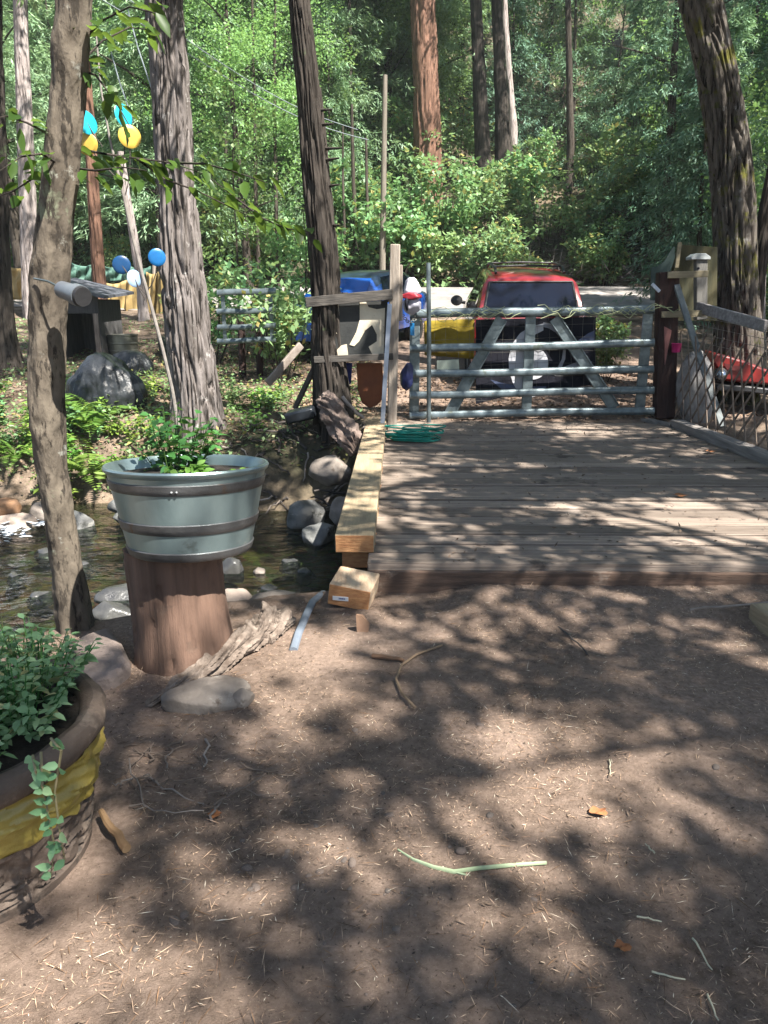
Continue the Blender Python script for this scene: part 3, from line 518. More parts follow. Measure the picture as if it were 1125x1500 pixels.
m = MB(); c_ = P(1055, 549, 9.9); m.lathe(c_, [(.001, .09), (.03, .085), (.055, .06), (.07, .02), (.075, 0)], 24, Matrix.Rotation(rad(90), 3, 'X')); m.build('lamp', M('chrome', (.55, .62, .7), (.45, .52, .6), .15, 6, metal=.9, bump=0), rc)
m = MB(); m.lathe(c_, [(.072, .03), (.088, .02), (.092, -.02), (.08, -.06)], 24, Matrix.Rotation(rad(90), 3, 'X')); m.build('lamp_ring', MATS['black_plastic'], rc)
sk = bpy.data.objects.new('sack', rock_mesh('sack', (.24, .16, .52), 91, .16, 4, M('sack_cloth', (.34, .32, .31), (.17, .165, .16), .9, 5, (3, 3, 1), .6, 9))); COL.objects.link(sk); sk.location = P(1018, 575, 9.75); sk.rotation_euler = (0, rad(-9), .3); tag(sk, 'tall pale grey sack slumped behind the leaning brace', 'sack')
m = MB(); c_ = P(990, 516, 9.7); m.lathe(c_, [(.001, 0), (.05, 0), (.062, .10), (.066, .105), (.06, .11), (.05, .05), (.001, .04)], 20); m.build('pink_pot', M('magenta_plastic', (.5, .01, .16), (.35, .01, .1), .4, 5, bump=0), loc=c_, label='small magenta plastic pot hanging behind the lattice by the post', cat='pot')
# ================================================================== CARS
def car(name, loc, heading, pitch, label, prof, wb, paint, roofm, glass, rack=True):
    """prof: (y, zbottom, zbelt, ztop, half roof width); the belt half width is wb; local +Y is forward"""
    Rm = Matrix.Rotation(heading, 3, 'Z') @ Matrix.Rotation(pitch, 3, 'X'); L = Vector(loc)
    c = thing(name, loc, label, 'car'); T = lambda x, y, z: L + Rm @ Vector((x, y, z))
    v, f, fr = [], [], []; npf = 11
    for (y, zb, zl, zt, wt, wl) in prof:
        half = [(0, zb), (wl * .8, zb), (wl * .97, zb + .08), (wl, (zb + zl) / 2), (wl * .985, zl - .05), (wl * .955, zl), (wl * .955 * .35 + wt * .65, zl + (zt - zl) * .62), (wt, zl + (zt - zl) * .9), (wt * .93, zl + (zt - zl) * .965), (wt * .6, zt), (0, zt + .012)]
        v += [T(x, y, z) for x, z in half] + [T(-x, y, z) for x, z in half[1:-1]]
    k = npf + npf - 2; order = list(range(npf)) + list(range(k - 1, npf - 1, -1))
    body, roof = [], []
    for i in range(len(prof) - 1):
        for j in range(k):
            a, b = order[j], order[(j + 1) % k]; q = (i * k + a, i * k + b, (i + 1) * k + b, (i + 1) * k + a)
            (roof if prof[i][3] - prof[i][2] > .3 and prof[i + 1][3] - prof[i + 1][2] > .3 and 6 <= j <= 13 else body).append(q)
    body += [tuple(order)[::-1], tuple((len(prof) - 1) * k + o_ for o_ in order)]
    MB().add(v, body).build('body', paint, c); MB().add(v, roof).build('roof', roofm, c)
    # glass: patches laid 6 mm proud of the cabin sides, the rear and the front
    def sidept(s, y, t):
        for i in range(len(prof) - 1):
            if prof[i][0] <= y <= prof[i + 1][0]:
                u = (y - prof[i][0]) / (prof[i + 1][0] - prof[i][0]); zl, zt, wt, wl = [prof[i][q] + (prof[i + 1][q] - prof[i][q]) * u for q in (2, 3, 4, 5)]; break
        t0 = t * .88
        if t0 < .62: x = wl * .955 + (wl * .955 * .35 + wt * .65 - wl * .955) * t0 / .62
        else: x = (wl * .955 * .35 + wt * .65) + (wt - (wl * .955 * .35 + wt * .65)) * (t0 - .62) / .28
        return T(s * (x + .008), y, zl + (zt - zl) * t0)
    ya, yb = [p[0] for p in prof if p[3] - p[2] > .45][0], [p[0] for p in prof if p[3] - p[2] > .45][-1]; ym = (ya * .45 + yb * .55)
    for s in (-1, 1):
        for (y0, y1, y0t, y1t) in ((ya - .1, ym - .04, ya + .08, ym - .04), (ym + .04, yb + .25, ym + .04, yb - .05)):
            g, n_ = [], 9
            for j in range(5):
                t = .06 + .9 * j / 4
                for i in range(n_): yy = (y0 + (y0t - y0) * j / 4) * (1 - i / (n_ - 1)) + (y1 + (y1t - y1) * j / 4) * i / (n_ - 1); g.append(sidept(s, yy, t))
            MB().add(g, [(j * n_ + i, j * n_ + i + 1, (j + 1) * n_ + i + 1, (j + 1) * n_ + i)[::s] for j in range(4) for i in range(n_ - 1)]).build('side_window', glass, c)
    return c, T
GLASS = M('car_glass', (.006, .010, .022), (.004, .006, .014), .04, 2, bump=0, spec=.3)
REDC = M('red_car_paint', (.26, .020, .026), (.22, .016, .021), .28, 2, bump=0, coat=.8)
RUB = M('rubber', (.025, .025, .025), (.018, .018, .018), .85, 12); BLKP = MATS['black_plastic']
suvp = [(0, .42, .9, .92, .66, .80), (.05, .36, 1.02, 1.04, .70, .86), (.10, .34, 1.06, 1.10, .80, .89), (.26, .33, 1.06, 1.36, .755, .90), (.42, .33, 1.06, 1.62, .71, .90), (.55, .33, 1.06, 1.675, .68, .90), (.8, .33, 1.05, 1.70, .65, .90), (1.5, .33, 1.04, 1.73, .63, .90), (2.3, .33, 1.04, 1.70, .63, .90), (2.55, .33, 1.04, 1.62, .62, .90), (3.15, .33, 1.03, 1.06, .68, .89), (3.3, .33, 1.0, 1.02, .70, .88), (4.1, .36, .88, .90, .62, .84), (4.35, .42, .72, .74, .55, .74)]
cy = 11.75; cx = (P(693, 480, cy).x + P(873, 480, cy).x) / 2
suv, T = car('parked_car', (cx - .06, cy, hz(cx, cy) - .06), rad(-2), rad(6), 'red station wagon with roof rack parked facing away behind the gate', suvp, .9, REDC, REDC, GLASS)
rw = [(-.70, .085, 1.10), (.70, .085, 1.10), (.665, .22, 1.32), (.60, .365, 1.545), (-.60, .365, 1.545), (-.665, .22, 1.32)]
g = []; n_ = 11
for j in range(7):
    t = j / 6
    for i in range(n_): u = -1 + 2 * i / (n_ - 1); hw = .735 - .11 * t; g.append(T(u * (.71 - .09 * t), .115 + .285 * t - .012 + .008 * u * u, 1.125 + .463 * t + .014))
MB().add(g, [(j * n_ + i, j * n_ + i + 1, (j + 1) * n_ + i + 1, (j + 1) * n_ + i) for j in range(6) for i in range(n_ - 1)]).build('rear_window', GLASS, suv)
m = MB()
for (u0, t0, u1, t1) in ((-1, 0, -1, 1), (1, 0, 1, 1), (-1, 1, 1, 1), (-1, 0, 1, 0)):
    pp = []
    for q in np.linspace(0, 1, 9): u = u0 + (u1 - u0) * q; t = t0 + (t1 - t0) * q; pp.append(T(u * (.715 - .09 * t), .115 + .285 * t - .014 + .008 * u * u, 1.125 + .463 * t + .012))
    m.tube(pp, .016, 6)
m.build('window_seal', BLKP, suv)
for s in (-1, 1):
    m = MB(); m.tube([T(s * .52, .55, 1.72), T(s * .52, .72, 1.79), T(s * .52, 1.4, 1.81), T(s * .52, 2.0, 1.79), T(s * .52, 2.2, 1.72)], .022, 8); m.build('roof_rail', BLKP, suv)
for y in (.85, 1.8): MB().tube([T(-.52, y, 1.80), T(0, y, 1.815), T(.52, y, 1.80)], .016, 8).build('rack_bar', BLKP, suv)
for s in (-1, 1):
    m = MB(); m.lathe(T(s * 1.02, 2.75, 1.10), [(.001, -.05), (.07, -.045), (.10, 0), (.09, .04), (.001, .06)], 16, Matrix.Rotation(rad(90), 3, 'X') @ Matrix.Diagonal((1.1, .95, 1))); m.tube([T(s * .86, 2.75, 1.06), T(s * .98, 2.75, 1.08)], .03, 8); m.build('side_mirror', BLKP, suv)
    MB().box(T(s * .79, .02, .93), (.13, .1, .26), Matrix.Rotation(rad(-3), 3, 'Z')).build('tail_light', M('tail_red', (.45, .01, .01), (.35, .01, .01), .2, 4, bump=0, coat=1), suv, bevel=.02)
    for y in (.85, 3.45):
        wh = MB(); wh.lathe(T(s * .80, y, .34), [(.20, -.10), (.31, -.11), (.345, -.07), (.345, .07), (.31, .11), (.20, .10)], 28, Matrix.Rotation(rad(90), 3, 'Y')); wo = wh.build('wheel', RUB, suv); MB().lathe(T(s * .80, y, .34), [(.001, -.08), (.20, -.09), (.205, .09), (.001, .08)], 20, Matrix.Rotation(rad(90), 3, 'Y')).build('rim', GALV, wo)
MB().box(T(0, -.03, .50), (1.6, .16, .2), Matrix.Rotation(rad(-3), 3, 'Z')).build('rear_bumper', BLKP, suv, bevel=.04)
MB().tube([T(.08, .13 - .045, 1.13), T(-.25, .10, 1.19), T(-.5, .09, 1.14)], .009, 5).build('rear_wiper', BLKP, suv)
BLUC = M('blue_car_paint', (.02, .10, .42), (.015, .08, .36), .25, 2, bump=0, coat=.8); DARKR = M('dark_roof_paint', (.02, .04, .08), (.015, .03, .06), .3, 2, bump=0, coat=.5)
hat = [(0, .40, .85, .87, .6, .72), (.06, .32, .95, .98, .62, .80), (.12, .3, .98, 1.05, .64, .83), (.4, .28, .97, 1.34, .58, .84), (.65, .28, .96, 1.44, .57, .84), (1.2, .28, .95, 1.48, .57, .84), (1.9, .28, .94, 1.44, .56, .84), (2.15, .28, .94, 1.36, .56, .84), (2.8, .28, .93, .97, .62, .83), (2.95, .28, .9, .93, .62, .82), (3.6, .3, .78, .80, .55, .78), (3.85, .36, .62, .64, .48, .66)]
px_, py_ = P(574, 450, 15.4).x, 15.4
px_ = P(520, 450, 15.4).x; bc, T = car('parked_car', (px_ + .80, py_ + 1.73, hz(px_, py_) + .06), rad(155), rad(-4), 'small blue car with dark roof parked behind the cow board', hat, .84, BLUC, DARKR, GLASS)
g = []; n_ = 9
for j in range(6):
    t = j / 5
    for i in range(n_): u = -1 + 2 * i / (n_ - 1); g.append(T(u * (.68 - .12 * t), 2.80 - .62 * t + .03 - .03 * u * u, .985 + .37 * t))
MB().add(g, [(j * n_ + i, j * n_ + i + 1, (j + 1) * n_ + i + 1, (j + 1) * n_ + i)[::-1] for j in range(5) for i in range(n_ - 1)]).build('windscreen', M('windscreen_painted_reflection', (.015, .13, .55), (.01, .09, .40), .06, 2, bump=0), bc)  # bright blue reflection painted into the glass colour
for s in (-1, 1):
    for y in (.7, 3.0):
        wh = MB(); wh.lathe(T(s * .75, y, .30), [(.18, -.09), (.28, -.1), (.305, -.06), (.305, .06), (.28, .1), (.18, .09)], 24, Matrix.Rotation(rad(155), 3, 'Z') @ Matrix.Rotation(rad(90), 3, 'Y')); wh.build('wheel', RUB, bc)
    MB().lathe(T(s * .55, 3.72, .66), [(.001, .05), (.06, .04), (.085, 0)], 16, Matrix.Rotation(rad(155), 3, 'Z') @ Matrix.Rotation(rad(-90), 3, 'X')).build('headlight', MATS['chrome'], bc)
    m = MB(); m.lathe(T(s * .95, 2.35, 1.0), [(.001, -.05), (.06, -.045), (.085, 0), (.07, .04), (.001, .06)], 14, Matrix.Rotation(rad(65), 3, 'Z') @ Matrix.Rotation(rad(90), 3, 'X')); m.tube([T(s * .8, 2.35, .97), T(s * .92, 2.35, .99)], .025, 6); m.build('side_mirror', DARKR, bc)
#@@LEFT
# ================================================================== LEFT BANK
sh = thing('animal_shed', (-6.0, 14.0, hz(-6, 14)), 'small dark open fronted shed with a slanted tar roof', 'shed')
x0, x1 = P(86, 500, 13.8).x, P(148, 500, 13.8).x; zb = hz(-5.8, 14) - .05; zt = P(148, 438, 13.8).z; yb_ = 14.9
SHW = M('dark_shed_board', (.10, .095, .095), (.05, .05, .052), .9, 3, (9, 9, .8), .5, 8); th = .03
m = MB(); m.box((x0, 14.35, (zb + zt) / 2), (th, 1.1, zt - zb)); m.build('side_wall', SHW, sh); m = MB(); m.box((x1, 14.35, (zb + zt) / 2), (th, 1.1, zt - zb)); m.build('side_wall', SHW, sh)
MB().box(((x0 + x1) / 2, yb_, (zb + zt) / 2), (x1 - x0 - .04, th, zt - zb)).build('back_wall', SHW, sh)
MB().box(((x0 + x1) / 2, 13.80, zt - .10), (x1 - x0 + .03, th, .3)).build('front_board', SHW, sh); MB().box((x1 - .05, 13.785, (zb + zt) / 2 - .1), (.09, .02, zt - zb - .3)).build('corner_board', M('worn_board', (.4, .33, .28), (.12, .09, .08), .9, 3, (8, 8, .8)), sh)
m = MB(); m.poly([Vector((x0 - .1, 13.62, zt + .26)), Vector((x1 + .22, 13.55, zt + .0)), Vector((x1 + .25, 15.05, zt + .10)), Vector((x0 - .1, 15.05, zt + .36))], (0, 0, .05)); m.build('roof', M('tar_roof', (.13, .14, .17), (.08, .085, .1), .7, 4), sh)
c_ = G(181, 515, 0); c_ = P(181, 512, 14.2); c_.z = hz(c_.x, 14.2) - .02
def tubshape(name, c, r, h, mat, label, parent=None, cat='tub'):
    m = MB(); prof = [(.001, .0), (r * .93, 0), (r * .95, h * .3), (r * .99, h * .32), (r * .99, h * .36), (r * .96, h * .38), (r * .98, h * .6), (r * 1.02, h * .62), (r * 1.02, h * .66), (r * .99, h * .68), (r, h * .95), (r * 1.05, h * .96), (r * 1.05, h), (r * .96, h), (r * .94, h * .25), (.001, h * .22)]
    m.lathe(c, prof, 40); return m.build(name, mat, loc=c, label=label, cat=cat)
tubshape('metal_tub', c_, .27, .44, M('tub_steel', (.30, .30, .26), (.18, .18, .15), .4, 6, metal=.6, bump=.15), 'round ribbed steel tub standing beside the dark shed')
c_ = P(245, 500, 14.5); c_.z = hz(c_.x, 14.5); tubshape('plant_pot', c_, .17, .33, M('dark_pot', (.07, .085, .06), (.04, .05, .035), .7, 6), 'dark green round pot half hidden by the large grey trunk', cat='pot')
def drape(name, px, Y, r, seed, mat, label, cat):
    o = bpy.data.objects.new(name, rock_mesh(name, r, seed, .25, 5, mat)); COL.objects.link(o); p = P(px[0], px[1], Y); o.location = (p.x, Y, hz(p.x, Y) + r[2] * .55); me = o.data
    co = np.empty(len(me.vertices) * 3); me.vertices.foreach_get('co', co); co = co.reshape(-1, 3); an = np.arctan2(co[:, 1], co[:, 0]); k_ = 1 + .10 * np.abs(np.sin(an * 6.5 + 5 * co[:, 2])) * ss(.5, -.5, co[:, 2] / r[2]) + .04 * np.sin(an * 29)
    co[:, :2] *= k_[:, None]; me.vertices.foreach_set('co', co.ravel().astype(np.float32)); me.update(); return tag(o, label, cat)
BTARP = M('black_tarp', (.04, .045, .05), (.02, .022, .027), .3, 4, bump=1.0, bscale=7, spots=[((.22, .215, .21), 3.2, .60)])
drape('covered_pile', (155, 575), 10.3, (.46, .38, .46), 71, BTARP, 'pile covered with a creased black and grey plastic sheet in front of the shed', 'covered pile')
drape('covered_pile', (190, 510), 12.9, (.33, .3, .26), 72, BTARP, 'lower dark plastic covered heap before the ribbed steel tub', 'covered pile')
# tarp fence far behind
tf = thing('tarp_fence', (-7, 20, hz(-7, 20)), 'long windbreak of tan and green tarps tied between posts', 'tarp fence')
def sheet(name, pl, pr, Yl, Yr, mat, sag=.12, nx=40, nz=10, sub=None):
    v, f = [], []
    for j in range(nz + 1):
        for i in range(nx + 1):
            u, t = i / nx, j / nz; a = P(pl[0], pl[1], Yl).lerp(P(pr[0], pr[1], Yr), u); b = P(pl[0], pl[2], Yl).lerp(P(pr[0], pr[2], Yr), u); q = a.lerp(b, t)
            q.z -= sag * math.sin(math.pi * ((u * 3) % 1)) * (1 - t); q.y += .10 * math.sin(u * 31 + t * 4) * math.sin(t * 3.1) + .05 * math.sin(u * 70 + t * 2); v.append(q)
    for j in range(nz):
        for i in range(nx): f.append((j * (nx + 1) + i, j * (nx + 1) + i + 1, (j + 1) * (nx + 1) + i + 1, (j + 1) * (nx + 1) + i))
    o = MB().add(v, f).build(name, mat, tf); s_ = o.modifiers.new('s', 'SOLIDIFY'); s_.thickness = .01; return o
TANT = M('tan_tarp', (.44, .32, .13), (.33, .23, .09), .7, 2.5, bump=.3, bscale=6); GRNT = M('green_tarp', (.10, .22, .17), (.07, .15, .12), .7, 2.5, bump=.2)
sheet('tan_panel', (-40, 388, 440), (100, 385, 438), 21.5, 20.5, TANT); sheet('green_panel', (100, 382, 412), (225, 388, 412), 20.6, 20.3, GRNT)
sheet('tan_panel', (105, 410, 470), (228, 408, 470), 20.4, 20.1, TANT); sheet('tan_panel', (214, 398, 470), (292, 372, 462), 19.9, 18.6, TANT)
for (x, y0, y1, Y) in ((-2, 380, 448, 21.3), (100, 375, 460, 20.7), (226, 365, 470, 20.2), (290, 362, 465, 18.7)): MB().tube([P(x, y1, Y), P(x, y0, Y)], .05, 8).build('support_post', POSTM, tf)
make_gate(P(320, 505, 11.6), 'narrow dark green grey metal gate among shrubs right of the large grey trunk', 318, 404, [(429, 426), (457, 454), (480, 477), (500, 497)], 11.8, [], [], .042, .06)
for (x, Y, h_, w_) in ((352, 12.6, .95, .12), (378, 12.7, .9, .12)):
    p = P(x, 480, Y); p.z = hz(p.x, Y); MB().tube([p, p + Vector((.02, 0, h_))], w_ / 2, 10).build('fence_stake', REDP, loc=p, label='short dark stake standing behind the narrow metal gate', cat='stake', group='stakes behind the narrow gate')
# sticks, planks, roots on the dark bank
def stick(name, a, b, r, mat, label, cat, flat=1, grp=None, wob=.02, n=7):
    a, b = Vector(a), Vector(b); pts = [a.lerp(b, t) + Vector((random.uniform(-wob, wob), random.uniform(-wob, wob), random.uniform(-wob, wob))) for t in np.linspace(0, 1, n)]
    return MB().tube(pts, [r * (1 - .35 * t) for t in np.linspace(0, 1, n)], 8, flat=flat).build(name, mat, loc=a, label=label, cat=cat, group=grp)
DEADW = M('dead_wood', (.36, .31, .27), (.19, .155, .13), .9, 5, bump=.5, bscale=25); DARKS = M('dark_stick', (.10, .085, .075), (.05, .042, .038), .9, 6)
MB().beam(P(392, 562, 9.9), P(441, 505, 10.2), .05, .10).build('leaning_plank', DEADW, loc=P(392, 562, 9.9), bevel=.01, label='grey plank leaning on the bank below the narrow gate', cat='plank')
MB().beam(P(432, 598, 9.4), P(462, 535, 9.3), .06, .05).build('black_stake', DARKS, loc=P(432, 598, 9.4), label='black stake slanting against the left of the dark trunk', cat='stake')
stick('broken_branch', P(500, 583, 8.7), P(534, 615, 8.5), .025, DEADW, 'pale broken branch slanting above the rotten root', 'branch')
stick('broken_branch', P(472, 600, 8.6), P(503, 626, 8.5), .022, DEADW, 'grey broken branch lying left of the rotten root', 'branch')
gnarl('rotten_root', [P(474, 580, 8.8), P(488, 604, 8.5), P(503, 630, 8.35), P(514, 650, 8.2), P(521, 668, 8.15)], [.10, .15, .16, .14, .06], M('rotten_wood', (.26, .2, .17), (.10, .07, .058), .95, 6, bump=.9, bscale=22), amp=.62, seed=5, label='ragged rotten root stump hanging over the creek beside the bridge', cat='root')
o = MB().beam(P(420, 612, 9.0), P(462, 602, 9.0), .35, .14).build('black_tray', M('black_gloss', (.02, .024, .03), (.015, .018, .022), .25, 5), loc=P(440, 612, 9.0), bevel=.03, label='dark shiny tray lying on the bank left of the dark trunk', cat='tray')
for k in range(80):
    x = random.uniform(-2.1, -.42); y = random.uniform(7.9, 9.3); z = hz(x, y) + .03; a = random.uniform(0, 6.28); L_ = random.uniform(.2, .6)
    stick('dead_twig', (x, y, z), (x + L_ * math.cos(a), y + L_ * .5 * math.sin(a), hz(x + L_ * math.cos(a), y + L_ * .5 * math.sin(a)) + random.uniform(.02, .16)), random.uniform(.006, .018), DEADW if k % 3 == 0 else DARKS, 'thin dead twig tangled on the dark bank under the trunk', 'twig', grp='twigs on the far creek bank')
# ================================================================== TUB ON STUMP
c_ = Vector((-1.0, 3.27, -.03)); R = Matrix.Rotation(rad(-2.5), 3, 'Y'); n_ = 72; v, f = [], []
zs = np.linspace(0, .585, 26); th_ = np.linspace(0, 2 * np.pi, n_, endpoint=False)
for i, z in enumerate(zs):
    r = .205 + .035 * (1 - z / .585) ** 3 + .012 * z; nn = -.009 * (1 - np.clip(np.abs(vn3(np.cos(th_) * 3.2, np.sin(th_) * 3.2, z * .9, 23) - .5) * 9, 0, 1)) + fbm(np.cos(th_) * 1.6, np.sin(th_) * 1.6, z * .5, 3, 7) * .06 + fbm(np.cos(th_) * 9, np.sin(th_) * 9, z * 1.5, 3, 8) * .018 - .012 * (vn3(np.cos(th_) * 12, np.sin(th_) * 12, z * 14, 19) > .84)
    for k in range(n_): q = r + nn[k]; v.append(c_ + R @ Vector((q * math.cos(th_[k]), q * math.sin(th_[k]), z + (.02 * math.sin(3 * th_[k]) if i == 0 else 0))))
for i in range(len(zs) - 1):
    for k in range(n_): f.append((i * n_ + k, i * n_ + (k + 1) % n_, (i + 1) * n_ + (k + 1) % n_, (i + 1) * n_ + k))
f.append(tuple((len(zs) - 1) * n_ + k for k in range(n_)))
MB().add(v, f).build('tree_stump', M('stump_wood', (.20, .12, .085), (.085, .05, .035), .85, 2.2, (5, 5, .5), .5, 9, spots=[((.11, .07, .05), 6, .62), ((.27, .17, .125), 3, .64), ((.05, .035, .025), 26, .68)]), loc=c_, label='barkless reddish brown stump carrying the big metal planter tub', cat='stump')
tc = Vector((-.935, 3.235, .552)); ZINC = M('zinc', (.36, .47, .48), (.22, .30, .31), .33, 2.2, (1, 1, .5), .12, 14, metal=.65, spots=[((.16, .19, .18), 2.6, .62), ((.45, .52, .50), 5, .64)]); BAND = M('rusty_band', (.20, .205, .21), (.11, .11, .112), .42, 5, bump=.25, metal=.65, spots=[((.17, .12, .09), 7, .64)])
BT = rad(-4.5); tb = thing('planter_tub', tc, 'large round galvanised tub planter with dark hoops sitting on a stump', 'planter')
rr = lambda z: .266 + (.348 - .266) * (z / .39) ** .95
m = MB(); m.lathe(tc, [(.001, .004), (.258, .004)] + [(rr(z), z) for z in np.linspace(.0, .36, 14)] + [(.348, .362), (.356, .370), (.359, .382), (.354, .390), (.345, .390), (.337, .375), (.322, .30), (.312, .25)], 96); m.build('tub_body', ZINC, tb)
for (z0, z1) in ((.0, .040), (.118, .166), (.292, .337)):
    m = MB(); m.lathe(tc, [(rr(z0) + .001, z0), (rr(z0) + .006, z0 + .004), (rr((z0 + z1) / 2) + .0065, (z0 + z1) / 2), (rr(z1) + .006, z1 - .004), (rr(z1) + .001, z1)], 96); hp = m.build('hoop', BAND, tb)
    if z0 > .2:
        m = MB()
        for dx in (-.02, 0.0): q = tc + Vector((.045 + dx, -math.sqrt((rr(.31) + .008) ** 2 - (.045 + dx) ** 2), .31)); m.lathe(q, [(.001, .006), (.005, .004), (.007, 0)], 10, Matrix.Rotation(rad(90), 3, 'X'))
        m.build('rivet', BAND, hp)
SOIL = M('potting_soil', (.045, .035, .028), (.02, .016, .013), .95, 14, bump=.8)
m = MB(); m.lathe(tc, [(.001, .355), (.15, .352), (.27, .345), (.330, .34)], 40, wob=lambda t, z: 1 + .01 * math.sin(7 * t)); m.build('soil', SOIL, tb)
tb.rotation_euler = (BT, 0, 0); tb.location.z -= .012
# ------------------------------------------------------------------ foreground planter
c_ = Vector((-1.30, 1.91, -.02)); CONC = M('brown_cast', (.15, .11, .085), (.085, .063, .05), .75, 5, bump=.6, bscale=16, spots=[((.26, .20, .155), 5, .58), ((.07, .055, .045), 9, .60), ((.30, .25, .2), 14, .66)])
fp = thing('garden_pot', c_, 'big brown moulded garden pot wrapped with a shiny yellow cloth band', 'planter')
n_ = 160; zs = np.linspace(0, .25, 46); v, f = [], []; th_ = np.linspace(0, 2 * np.pi, n_, endpoint=False)
for z in zs:
    r = .345 + .035 * z / .25; arc = th_ * .36; e = .009 * np.cos(34 * fbm(arc * 10, z * 12, 0, 2, 61)) + .012; e = np.where(z < .045, .02, e)
    for k in range(n_): v.append(c_ + Vector(((r + e[k]) * math.cos(th_[k]), (r + e[k]) * math.sin(th_[k]), z)))
for i in range(len(zs) - 1):
    for k in range(n_): f.append((i * n_ + k, i * n_ + (k + 1) % n_, (i + 1) * n_ + (k + 1) % n_, (i + 1) * n_ + k))
MB().add(v, f).build('moulded_body', CONC, fp)
m = MB(); m.lathe(c_, [(.37, .22), (.385, .40), (.39, .42)], 64); m.build('inner_wall', CONC, fp)
n_ = 260; zs = np.linspace(0, 1, 28); v, f = [], []; th_ = np.linspace(0, 2 * np.pi, n_, endpoint=False)
low = .245 + .05 * (fbm(th_ * 2.2, 0, 0, 4, 71) ) + .012 * np.abs(np.sin(th_ * 16))
for t in zs:
    z = low * (1 - t) + .425 * t; tilt = z + .10 * th_ * .4; w_ = .034 * fbm(th_ * 2.2, tilt * 30, 0, 2, 72) + .034 * np.abs(fbm(th_ * 3.4 + 9, tilt * 44 + th_ * 5, 0, 3, 73)) + .010 * (fbm(th_ * 5, tilt * 22 + th_ * 1.5, 0, 3, 79)) + .006 * np.abs(np.sin(th_ * 9 + 14 * z)) * vn3(th_ * 3, z * 5, 0, 4)
    r = .398 + .012 * t + w_ + .012 * math.sin(t * 3.14)
    for k in range(n_): v.append(c_ + Vector((r[k] * math.cos(th_[k]), r[k] * math.sin(th_[k]), z[k])))
for i in range(len(zs) - 1):
    for k in range(n_): f.append((i * n_ + k, i * n_ + (k + 1) % n_, (i + 1) * n_ + (k + 1) % n_, (i + 1) * n_ + k))
MB().add(v, f).build('cloth_band', M('yellow_satin', (.42, .33, .07), (.28, .215, .045), .36, 3, bump=.3, bscale=8, spec=.6), fp)
m = MB(); m.lathe(c_, [(.40, .41), (.425, .43), (.445, .46), (.448, .49), (.435, .515), (.41, .525), (.385, .515), (.37, .49), (.365, .44)], 80, wob=lambda t, z: 1 + .010 * math.sin(5 * t) + .006 * math.sin(13 * t + z * 40) + .004 * math.sin(31 * t + z * 90)); m.build('rolled_rim', CONC, fp); fp.scale = (.96, .96, .9)
m = MB(); m.lathe(c_, [(.001, .495), (.2, .49), (.37, .475)], 40); m.build('soil', SOIL, fp)
# driftwood log, twigs
gnarl('driftwood_log', [G(212, 1036) + Vector((0, 0, .0)), G(262, 1010) + Vector((0, 0, .015)), G(310, 985) + Vector((0, 0, .03)), G(352, 962) + Vector((0, .02, .05)), G(388, 938) + Vector((0, .04, .045)), G(428, 918) + Vector((0, .05, .01))], [.02, .04, .055, .058, .08, .035], M('driftwood', (.31, .25, .205), (.12, .088, .068), .92, 5, (3, 3, 3), .9, 12, spots=[((.06, .042, .03), 7, .6)]), nr=150, n=70, amp=.72, tw=2.0, seed=2, label='gnarled weathered driftwood log lying in front of the stump', cat='log')
gnarl('root_knot', [G(385, 945) + Vector((0, 0, .0)), G(400, 925) + Vector((0, 0, .05)), G(412, 905) + Vector((0, .02, .0))], [.06, .085, .05], MATS['driftwood'], amp=.9, tw=3, seed=12, label='knotted grey root lump at the right end of the driftwood log', cat='root')
TW = M('twig', (.24, .18, .14), (.13, .10, .08), .9, 8)
for k in range(20):
    a_ = random.gauss(.5, .9); p = Vector((random.gauss(-.80, .13), random.gauss(2.3, .16), 0)); L_ = random.uniform(.08, .34); q = p + Vector((L_ * math.cos(a_), L_ * math.sin(a_) * .8, 0)); p.z = hz(p.x, p.y) + .012; q.z = hz(q.x, q.y) + random.choice((.01, .02, .07))
    stick('dry_twig', p, q, random.uniform(.002, .005), TW if k % 3 else DEADW, 'thin dry twig lying on the dirt right of the yellow wrapped pot', 'twig', grp='twigs between the pot and the log', wob=.012)
stick('bent_stick', G(187, 1250) + Vector((0, 0, .02)), G(148, 1205) + Vector((0, 0, .04)), .015, M('tan_stick', (.36, .23, .12), (.24, .14, .07), .8, 6), 'short thick tan stick leaning by the foot of the yellow wrapped pot', 'stick', wob=.004)
m = MB(); m.tube([G(x, y) + Vector((0, 0, .012)) for x, y in ((648, 948), (610, 962), (588, 978), (580, 998), (588, 1018), (602, 1034), (608, 1040))], .006, 6); m.build('curved_twig', M('tan_twig', (.32, .22, .14), (.22, .15, .09), .8, 7), loc=G(600, 990), label='hook shaped bare twig lying on the dirt in front of the bridge', cat='twig')
m = MB(); pts = [G(x, y) + Vector((0, 0, z)) for x, y, z in ((583, 1247, .006), (605, 1263, .01), (635, 1276, .014), (665, 1282, .012), (700, 1278, .015), (750, 1272, .012), (800, 1267, .008))]
m.tube(pts, [.003, .005, .0065, .007, .0065, .006, .0055], 8, flat=.8); m.tube([pts[3], G(690, 1287) + Vector((0, 0, .008)), G(702, 1291) + Vector((0, 0, .006))], .003, 6); m.build('green_stalk', M('pale_stalk', (.38, .46, .30), (.28, .36, .2), .6, 8, bump=.1), loc=pts[3], label='long pale green plant stalk lying across the dirt', cat='stalk')
stick('dark_twig', G(820, 920) + Vector((0, 0, .01)), G(862, 962) + Vector((0, 0, .012)), .005, DARKS, 'thin dark twig curved on sunlit dirt before the bridge', 'twig', wob=.008)
